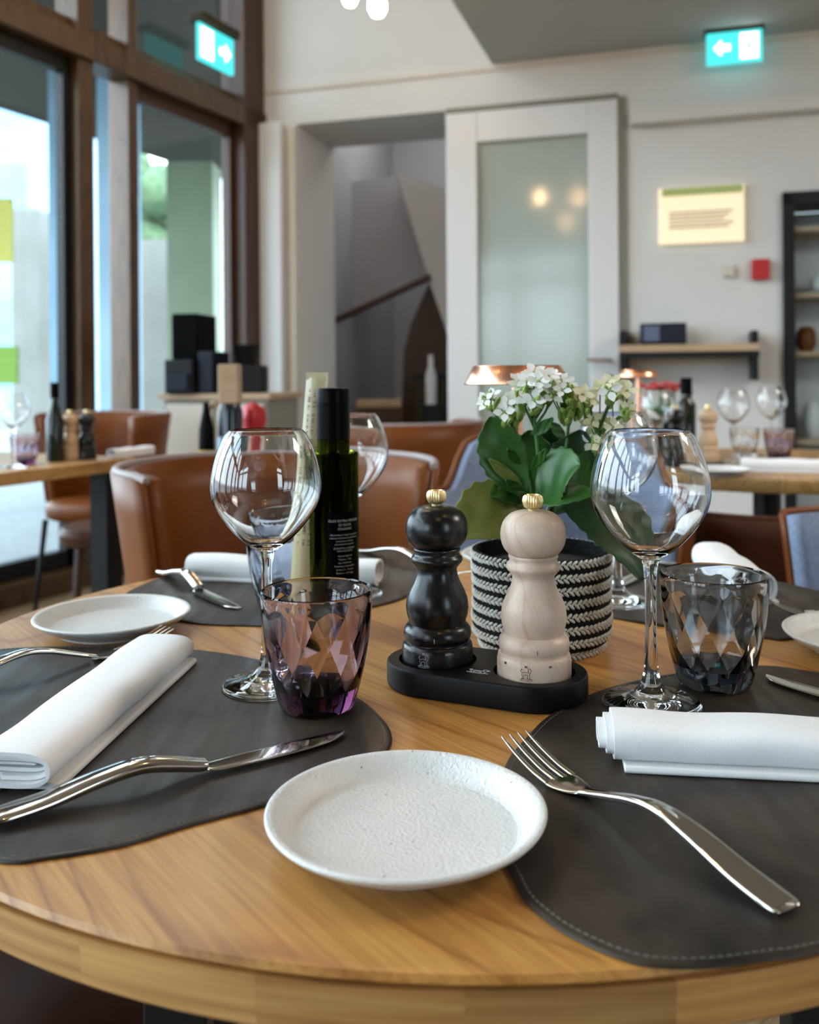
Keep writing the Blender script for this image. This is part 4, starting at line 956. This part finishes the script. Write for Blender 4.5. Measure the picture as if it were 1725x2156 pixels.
stems = [[(1128, 1095, 0), (1115, 1000, 0), (1078, 890, -.01)], [(1135, 1095, 0), (1138, 1020, -.01), (1125, 880, -.01)], [(1150, 1090, 0), (1185, 980, 0), (1200, 870, 0)], [(1165, 1085, .01), (1235, 960, .005), (1292, 830, 0)],
         [(1240, 955, .005), (1262, 915, 0), (1318, 868, -.005)], [(1160, 1085, 0), (1225, 1010, 0), (1252, 945, 0)], [(1125, 900, -.01), (1108, 862, -.01), (1100, 838, -.01)], [(1125, 900, -.01), (1150, 865, -.01), (1158, 835, -.01)],
         [(1125, 905, -.01), (1130, 850, 0), (1132, 812, 0)], [(1080, 900, -.01), (1060, 868, -.01), (1040, 848, -.01)], [(1080, 900, -.01), (1085, 868, -.01), (1080, 850, -.01)], [(1197, 900, 0), (1215, 860, 0), (1232, 842, 0)], [(1197, 900, 0), (1190, 850, 0), (1188, 815, 0)]]
for i, s_ in enumerate(stems):
    pts = crom([LP(*q_) for q_ in s_], 6, closed=False); r0 = .0026 if i < 6 else .0014
    MB().tube(pts, [r0 * (1 - .4 * k / len(pts)) for k in range(len(pts))], 8).build('stem', M['stem'], pl)
# flowers
def flower_mesh(S=.0098, cup=.32):
    b = MB()
    for k in range(4):
        a = PI / 2 * k + .3; e1 = Vector((math.cos(a), math.sin(a), 0)); e2 = Vector((-math.sin(a), math.cos(a), 0)); ez = Vector((0, 0, 1))
        v = [e1 * .12 * S, e1 * .40 * S + e2 * .34 * S + ez * cup * .45 * S, e1 * .74 * S + e2 * .36 * S + ez * cup * .6 * S, e1 * 1.15 * S + ez * cup * .7 * S, e1 * .74 * S - e2 * .36 * S + ez * cup * .6 * S, e1 * .40 * S - e2 * .34 * S + ez * cup * .45 * S, e1 * .6 * S + ez * cup * .35 * S]
        b.add(v, [(0, 5, 6), (0, 6, 1), (1, 6, 2), (2, 6, 3), (3, 6, 4), (4, 6, 5)])
    return b
fl_meshes = []
for mm in ('petal', 'petal2'):
    o = flower_mesh().build('flower', M[mm], pl); me = o.data; fl_meshes.append(me); bpy.data.objects.remove(o)
def tubeb(b, a, c, r0, r1, n=6):
    a, c = Vector(a), Vector(c); d = c - a; mid = a + d * .45
    b.tube([a, mid, a + d * .8, c], [r0 * .5, r0, r0 * .75, r1], n)
bm_ = MB(); tubeb(bm_, (0, 0, -.0125), (0, 0, .0004), .0022, .0012); ob = bm_.build('calyx', M['bud'], pl); calyx_me = ob.data; bpy.data.objects.remove(ob)
bm_ = MB(); tubeb(bm_, (0, 0, -.006), (0, 0, .0095), .0026, .0003); ob = bm_.build('bud', M['bud'], pl); bud_me = ob.data; bpy.data.objects.remove(ob)
def put_fl(pos, nrm, me, rot=0, s_=1.0, name='flower', par=pl):
    o = bpy.data.objects.new(name, me); col.objects.link(o); o.parent = par
    o.matrix_local = Matrix.Translation(pos) @ Vector(nrm).to_track_quat('Z', 'Y').to_matrix().to_4x4() @ Matrix.Rotation(rot, 4, 'Z') @ Matrix.Scale(s_, 4)
    return o
# clusters: centre px, radius px, flowers, buds
FL = [(1022, 842, 0), (1038, 832, 0), (1050, 852, 0), (1070, 846, 0), (1062, 868, 0), (1082, 866, 0), (1092, 858, 0), (1078, 850, 0), (1110, 838, 0), (1128, 842, 0), (1140, 830, 0), (1104, 806, 0), (1122, 800, 0), (1138, 812, 0),
      (1090, 812, 0), (1150, 796, 0), (1166, 790, 0), (1160, 812, 0), (1182, 800, 0), (1196, 808, 0), (1208, 822, 1), (1178, 826, 0), (1228, 830, 1), (1242, 840, 1), (1218, 846, 1), (1150, 828, 0), (1120, 786, 0), (1142, 788, 0),
      (1264, 812, 1), (1284, 822, 0), (1300, 814, 1), (1312, 824, 1), (1278, 806, 1), (1322, 858, 1), (1246, 932, 0), (1264, 936, 1), (1258, 892, 1), (1276, 896, 1), (1292, 900, 1), (1248, 884, 1)]
ctr = [LP(1080, 900), LP(1125, 890), LP(1195, 890), LP(1290, 850), LP(1255, 960), LP(1262, 920), LP(1315, 880)]
for q_ in list(FL):
    if random.random() < .55: FL.append((q_[0] + random.uniform(-14, 14), q_[1] + random.uniform(-10, 10), q_[2]))
for i, (x, y, k) in enumerate(FL):
    p = LP(x, y, random.uniform(-.035, .02)); c = min(ctr, key=lambda q_: abs(q_.x - p.x) + .3 * abs(q_.z - p.z)); d = (p - c); d.y *= 1.0
    nrm = (Vector((d.x * .8, -.03 + d.y * .4, max(d.z, .01)))).normalized()
    o = put_fl(p, nrm, fl_meshes[k], random.random() * 2, random.uniform(.85, 1.15))
    put_fl((0, 0, 0), (0, 0, 1), calyx_me, 0, 1, 'calyx', o)
BC = [(1030, 850, 16), (1060, 880, 22), (1085, 885, 16), (1120, 855, 22), (1145, 845, 16), (1190, 850, 24), (1215, 865, 18), (1235, 860, 14), (1285, 835, 20), (1320, 872, 9), (1160, 820, 16), (1105, 825, 14), (1190, 880, 14), (1255, 945, 12), (1200, 835, 18)]
for (x, y, r_) in BC:
    for _ in range(11):
        a = random.random() * 2 * PI; q_ = LP(x + r_ * math.cos(a) * random.random(), y + .7 * r_ * math.sin(a), random.uniform(-.03, .012)); c = LP(x, y + 34)
        put_fl(q_, (q_ - c + Vector((0, -.006, 0))), bud_me, 0, random.uniform(.8, 1.25), 'bud')
# bud stalks
b = MB()
for (x, y, k) in FL:
    p = LP(x, y + 8, -.005); c = min(ctr, key=lambda q_: abs(q_.x - p.x) + .3 * abs(q_.z - p.z)); b.tube([p, (p + c) / 2 + Vector((0, 0, -.003)), c], .0007, 5)
tag(b.build('flower_stalk', M['stem'], pl), kind='stuff')

# ================================================================ CHAIRS
def chair(label, loc_, rz, mo, mi, rim, seatm=None, top=.83, arm=.66, group='tub dining chairs', pw=.36):
    t = thing('tub_chair', label, 'chair', (loc_[0], loc_[1], 0), rz, group)
    NA, NZ = 40, 7; AM = math.radians(118)
    def hz_(f): return arm + (top - arm) * (max(0, math.cos(f * AM * .62)) ** 2.2 if abs(f) < 1 else 0)
    def pt(f, g, off):
        a = f * AM; q_ = min(1, max(0, (abs(f) - pw) / .20)); zt_ = arm + (top - arm) * (1 - q_ * q_ * (3 - 2 * q_)); z0 = .40; z = z0 + (zt_ - z0) * g
        r_ = .225 + .055 * ((z - .4) / .43) - off
        return Vector((r_ * math.sin(a) * 1.04, -r_ * math.cos(a) * 1.0 + .02, z))
    def sheet(off, rev):
        v = [pt(-1 + 2 * i / NA, j / NZ, off) for i in range(NA + 1) for j in range(NZ + 1)]; c = NZ + 1
        f = [(i * c + j, (i + 1) * c + j, (i + 1) * c + j + 1, i * c + j + 1) for i in range(NA) for j in range(NZ)]
        return MB().add(v, f)
    sheet(0, 0).build('outer_shell', mo, t, solid=.012)
    sheet(.022, 1).build('inner_upholstery', mi, t, solid=.026)
    MB().tube([pt(-1 + 2 * i / NA, 1, .004) + Vector((0, 0, .002)) for i in range(NA + 1)], .0075, 10).build('rim', rim, t)
    b = MB(); rr = []
    for z, s_ in ((.40, .90), (.41, .98), (.455, 1.0), (.475, .96), (.482, .85)): rr.append([(.215 * s_ * math.copysign(abs(math.cos(a)) ** .7, math.cos(a)), .02 + .225 * s_ * math.copysign(abs(math.sin(a)) ** .7, math.sin(a)), z) for a in [2 * PI * k / 36 for k in range(36)]])
    b.loft(rr); b.build('seat', seatm or mi, t, angle=60)
    for x, y in ((-.16, -.15), (.16, -.15), (-.17, .19), (.17, .19)): MB().tube([(x, y, .40), (x * 1.18, y * 1.18, 0)], [.013, .009], 10).build('leg', M['black'], t)
    return t
def face(loc_, tgt): d = Vector(tgt) - Vector(loc_); return math.atan2(d.y, d.x) - PI / 2
c0 = chair('tan leather tub chair at the back left of the round table', (-.25, 1.74), face((-.25, 1.74), (.1, .9)), M['tan'], M['tan'], M['rim_sheen'], top=.85, arm=.74, pw=.97)
c1 = chair('tub chair with blue-grey fabric inside and tan leather rim, behind the plant', (.31, 1.97), face((.31, 1.97), (.12, .9)), M['tan'], M['blue_fab'], M['tan'], top=.865, arm=.755)
dup(c1, (.86, 1.48, 0), face((.86, 1.48), (.1, 1.38)), 'tub chair with blue fabric inside at the right edge behind the napkin')
c2 = chair('dark brown leather tub chair whose seat shows below the table at the bottom left', (-.47, .84), face((-.47, .84), (.04, .9)), M['brown'], M['brown'], M['brown'], top=.82, arm=.64)
dup(c0, (-.03, 3.25, 0), face((-.03, 3.25), (-.3, 4.2)), 'tan leather chair turned away, seen left of the blue-grey chair')
dup(c0, (-1.36, 4.15, 0), face((-1.36, 4.15), (-1.7, 3.2)), 'tan leather chair behind the far end of the left table')
bn = thing('leather_stool', 'brown leather stool beside the end of the left table', 'stool', (-1.13, 3.48, 0), .3)
MB().lathe([(.16, .40), (.175, .41), (.18, .44), (.165, .465), (.02, .47)], 40, cap0=True, cap1=True).build('seat', M['brown'], bn)
for x, y in ((-.1, -.1), (.1, -.1), (-.1, .1), (.1, .1)): MB().tube([(x, y, .40), (x * 1.3, y * 1.3, 0)], [.016, .011], 10).build('leg', M['dark_wood'], bn)
c3 = chair('dark tub chair on the near side of the far right table', (.84, 2.20), face((.84, 2.20), (1.05, 2.7)), M['brown'], M['brown'], M['brown'], top=.70, arm=.64)
dup(c3, (1.50, 2.05, 0), face((1.50, 2.05), (1.1, 2.8)), 'dark tub chair under the right edge of the far right table')

# ================================================================ FAR RIGHT TABLE
R2 = Vector((1.06, 2.76))
t2 = thing('round_table', 'round oak table further back on the right with a second place setting', 'table', (R2.x, R2.y, 0))
MB().lathe([(.49, TZ - .036), (.495, TZ - .030), (.4955, TZ - .003), (.493, TZ)], 96, cap0=True, cap1=True).build('tabletop', M['oak_far'], t2)
MB().tube([(0, 0, .02), (0, 0, TZ - .036)], .04, 20).build('column', M['black'], t2)
MB().lathe([(.26, 0), (.26, .012), (.05, .02)], 40, cap0=True, cap1=True).build('foot', M['black'], t2)
def simple_mill(x, y, m, label):
    t = thing('pepper_mill', label, 'mill', (x, y, TZ + .014))
    MB().lathe(MP, 32, cap0=True, cap1=True).build('body', m, t, angle=50); MB().lathe(MPH, 32, cap0=True, cap1=True).build('head', m, t, angle=50)
    MB().lathe([(.004, .1465), (.0080, .150), (.0083, .155), (.0066, .160)], 24, cap0=True, cap1=True).build('knob', M['gold'], t); return t
q = P(1492, 980, 2.62); simple_mill(q.x, 2.62, M['beech_far'], 'wooden pepper mill on the far right table')
q = P(1424, 980, 2.62); simple_mill(q.x, 2.62, M['black_lacquer'], 'black mill with gold knob on the far right table')
q = P(1458, 980, 2.62); tag(MB().lathe([(.085, 0), (.086, .002), (.086, .013), (.084, .014)], 40, cap0=True, cap1=True).build('mill_tray', M['tray'], smooth=True), 'black tray under the two mills on the far right table', 'tray').location = (q.x, 2.62, TZ + .0002)
q = P(1450, 900, 2.78)
t = thing('oil_bottle', 'dark bottle standing behind the mills on the far right table', 'bottle', (q.x, 2.80, TZ + .0002))
MB().lathe([(.027, 0), (.028, .17), (.017, .185), (.016, .20)], 32, cap0=True, cap1=True).build('body', mat('dark_bottle', (.01, .014, .006), .1), t); MB().lathe([(.0172, .2), (.0172, .25)], 24, cap0=True, cap1=True).build('cap', M['cap'], t)
q = P(1405, 830, 2.95); t = thing('red_flowers', 'potted red flowering plant on the far right table', 'plant', (q.x, 2.95, TZ + .0002))
MB().lathe([(.05, 0), (.062, .02), (.064, .09)], 32, cap0=True, cap1=True).build('pot', M['rope_black'], t)
b = MB()
for i in range(34):
    a = random.random() * 2 * PI; r_ = .02 + .06 * random.random(); p = Vector((r_ * math.cos(a), r_ * math.sin(a), .21 + .02 * random.random()))
    b.lathe([(.003, -.006), (.013, 0), (.010, .007), (.002, .010)], 7, c=p, cap0=True, cap1=True)
b.build('blossoms', M['red'], t)
for i in range(12):
    a = 2 * PI * i / 12; d_ = Vector((math.cos(a), math.sin(a), 0))
    v = [Vector((0, 0, .08)), d_ * .04 + Vector((-d_.y * .02, d_.x * .02, .13)), d_ * .085 + Vector((0, 0, .17 + .02 * (i % 3))), d_ * .04 + Vector((d_.y * .02, -d_.x * .02, .13))]
    MB().add(v, [(0, 1, 2, 3)]).build('leaf', M['leaf'], t, solid=.001)
for px, Y, lab in ((1385, 2.55, 'wine glass on the far right table, left of the mills'), (1545, 2.72, 'wine glass on the far right table, right of the wooden mill'), (1625, 2.95, 'wine glass at the back of the far right table')):
    q = P(px, 900, Y); dup(wg, (q.x, Y, TZ + .0002), 0, lab)
for px, Y, mm, lab in ((1640, 2.80, 'purple', 'pinkish purple tumbler on the far right table'), (1568, 2.86, 'clear', 'clear tumbler on the far right table beside the wooden mill')):
    q = P(px, 900, Y); tumbler('faceted_tumbler', lab, (q.x, Y, TZ + .0002), M[mm])
q = P(1520, 1000, 2.38); plate((q.x, 2.40, TZ + .0002), 'white side plate at the near edge of the far right table')
q = P(1560, 990, 2.5); q2 = P(1760, 990, 2.42); napkin('folded white napkin on the far right table', (q.x, 2.50), (q2.x + .05, 2.42), .055, .036, 2.2, z=TZ + .0004)
# ================================================================ LEFT TABLE
ed = Vector((.28, .56)).normalized(); lt = thing('long_table', 'rectangular oak table by the windows at the left', 'table', (-1.42, 2.86, 0), math.atan2(ed.y, ed.x) - PI / 2)
MB().box(-.36, .36, -.55, .42, TZ - .04, TZ).build('tabletop', M['oak_far'], lt, smooth=False, bevel=.004)
for x, y in ((.31, -.45), (.31, .34), (-.31, -.45), (-.31, .34)): MB().box(x - .035, x + .035, y - .035, y + .035, 0, TZ - .04).build('leg', M['black'], lt, smooth=False)
q = P(148, 940, 3.0); simple_mill(q.x, 3.0, M['beech_far'], 'wooden pepper mill on the left table by the window').location.z = TZ + .0002
q = P(183, 940, 3.02); simple_mill(q.x, 3.02, M['black_lacquer'], 'black mill on the left table by the window').location.z = TZ + .0002
q = P(116, 940, 2.95); t = thing('oil_bottle', 'dark green bottle on the left table beside the mills', 'bottle', (q.x, 2.95, TZ + .0002))
MB().lathe([(.027, 0), (.028, .13), (.012, .185), (.011, .20)], 32, cap0=True, cap1=True).build('body', bpy.data.materials['dark_bottle'], t); MB().lathe([(.0135, .2), (.0135, .25)], 24, cap0=True, cap1=True).build('cap', M['cap'], t)
q = P(52, 930, 2.85); tumbler('faceted_tumbler', 'pale purple tumbler on the left table by the window', (q.x, 2.85, TZ + .0002), M['purple'])
q = P(28, 930, 2.75); dup(wg, (q.x, 2.75, TZ + .0002), 0, 'wine glass on the left table at the picture edge')
q = P(232, 930, 3.05); q2 = P(300, 930, 3.2)
napkin('white napkin at the far end of the left table', (-.98, 3.05), (-.90, 3.22), .045, .03, 2.0, z=TZ + .0004)

# ================================================================ COFFEE STATION
cs = thing('service_cabinet', 'pale service cabinet by the window corner, under the coffee machine', 'cabinet', (-.97, 4.80, 0), -.25)
MB().box(-.22, .34, -.2, .2, 0, .90).build('body', M['facade_b'], cs, smooth=False, bevel=.005)
MB().box(-.24, .36, -.22, .22, .90, .93).build('worktop', M['light_oak'], cs, smooth=False, bevel=.004)
for x in (-.20, .07): MB().box(x, x + .25, -.215, -.2, .05, .88).build('door', M['wall_cream'], cs, smooth=False, bevel=.003)
cm = thing('coffee_machine', 'black coffee machine on the service cabinet by the window', 'coffee machine', (-1.09, 4.72, .9305), -.2)
MB().box(-.10, .05, -.14, .16, .0, .17).build('body', M['black'], cm, smooth=False, bevel=.008)
MB().box(-.08, .06, -.10, .14, .17, .40).build('bean_hopper', M['cap'], cm, smooth=False, bevel=.008)
MB().box(-.08, .03, -.16, -.14, .02, .10).build('drip_tray', M['navy'], cm, smooth=False)
MB().box(.06, .14, -.10, .12, 0, .21).build('milk_cooler', M['navy'], cm, smooth=False, bevel=.008)
gr = thing('coffee_grinder', 'black coffee grinder right of the coffee machine', 'grinder', (-.84, 4.78, .9305))
MB().box(-.06, .10, -.1, .1, 0, .14).build('body', M['black'], gr, smooth=False, bevel=.01)
MB().lathe([(.05, .14), (.075, .24), (.078, .245)], 24, cap0=True, cap1=True).build('hopper', M['black'], gr)
# second small table behind the left chair with a condiment group
t3 = thing('side_table', 'small round table hidden behind the tan chair, with bottles on it', 'table', (-.58, 2.80, 0))
MB().lathe([(.22, TZ - .03), (.225, TZ - .02), (.225, TZ)], 60, cap0=True, cap1=True).build('tabletop', M['oak_far'], t3)
MB().tube([(0, 0, .0), (0, 0, TZ - .03)], .03, 16).build('column', M['black'], t3)
q = P(486, 990, 2.75); t = thing('wine_bottle', 'dark wine bottle with a wooden stopper behind the left wine glass', 'bottle', (q.x, 2.75, TZ + .0002))
MB().lathe([(.036, 0), (.037, .16), (.030, .185)], 32, cap0=True, cap1=True).build('body', mat('blue_black', (.008, .012, .02), .15), t)
MB().box(-.030, .030, -.03, .03, .185, .30).build('wooden_stopper', M['light_oak'], t, smooth=False, bevel=.004)
q = P(432, 980, 2.7); t = thing('condiment_bottle', 'slim bottle with yellow label left of the dark wine bottle', 'bottle', (q.x, 2.72, TZ + .0002))
MB().lathe([(.022, 0), (.023, .05)], 24, cap0=True).build('label', M['yellow'], t); MB().lathe([(.023, .05), (.022, .11), (.010, .17), (.009, .19)], 24, cap1=True).build('neck', M['cap'], t)
b = MB(); b.tube(crom([(-.022, .03, 0), (-.018, .03, .14), (.004, .03, .185), (.026, .03, .14), (.030, .03, 0)], 6, closed=False), .008, 8); tag(b.build('wooden_loop_handle', M['light_oak']), 'curved wooden handle behind the yellow labelled bottle', 'handle').location = (q.x, 2.78, TZ + .0002)
q = P(465, 980, 2.66); tag(MB().lathe([(.013, 0), (.013, .085), (.010, .09)], 20, cap0=True, cap1=True).build('blue_shaker', mat('pale_blue', (.25, .38, .55), .3)), 'small pale blue shaker beside the dark wine bottle', 'shaker').location = (q.x, 2.68, TZ + .0002)
q = P(525, 900, 2.78); b = MB(); b.lathe([(.018, 0), (.020, .07), (.040, .13), (.034, .165), (.008, .185)], 18, cap0=True, cap1=True, rfun=lambda r, z, a: r * (1 + .18 * math.sin(3 * a)))
tag(b.build('red_napkin_bundle', M['red']), 'red cloth bundle right of the dark wine bottle', 'napkin').location = (q.x - .005, 2.86, TZ + .0002)
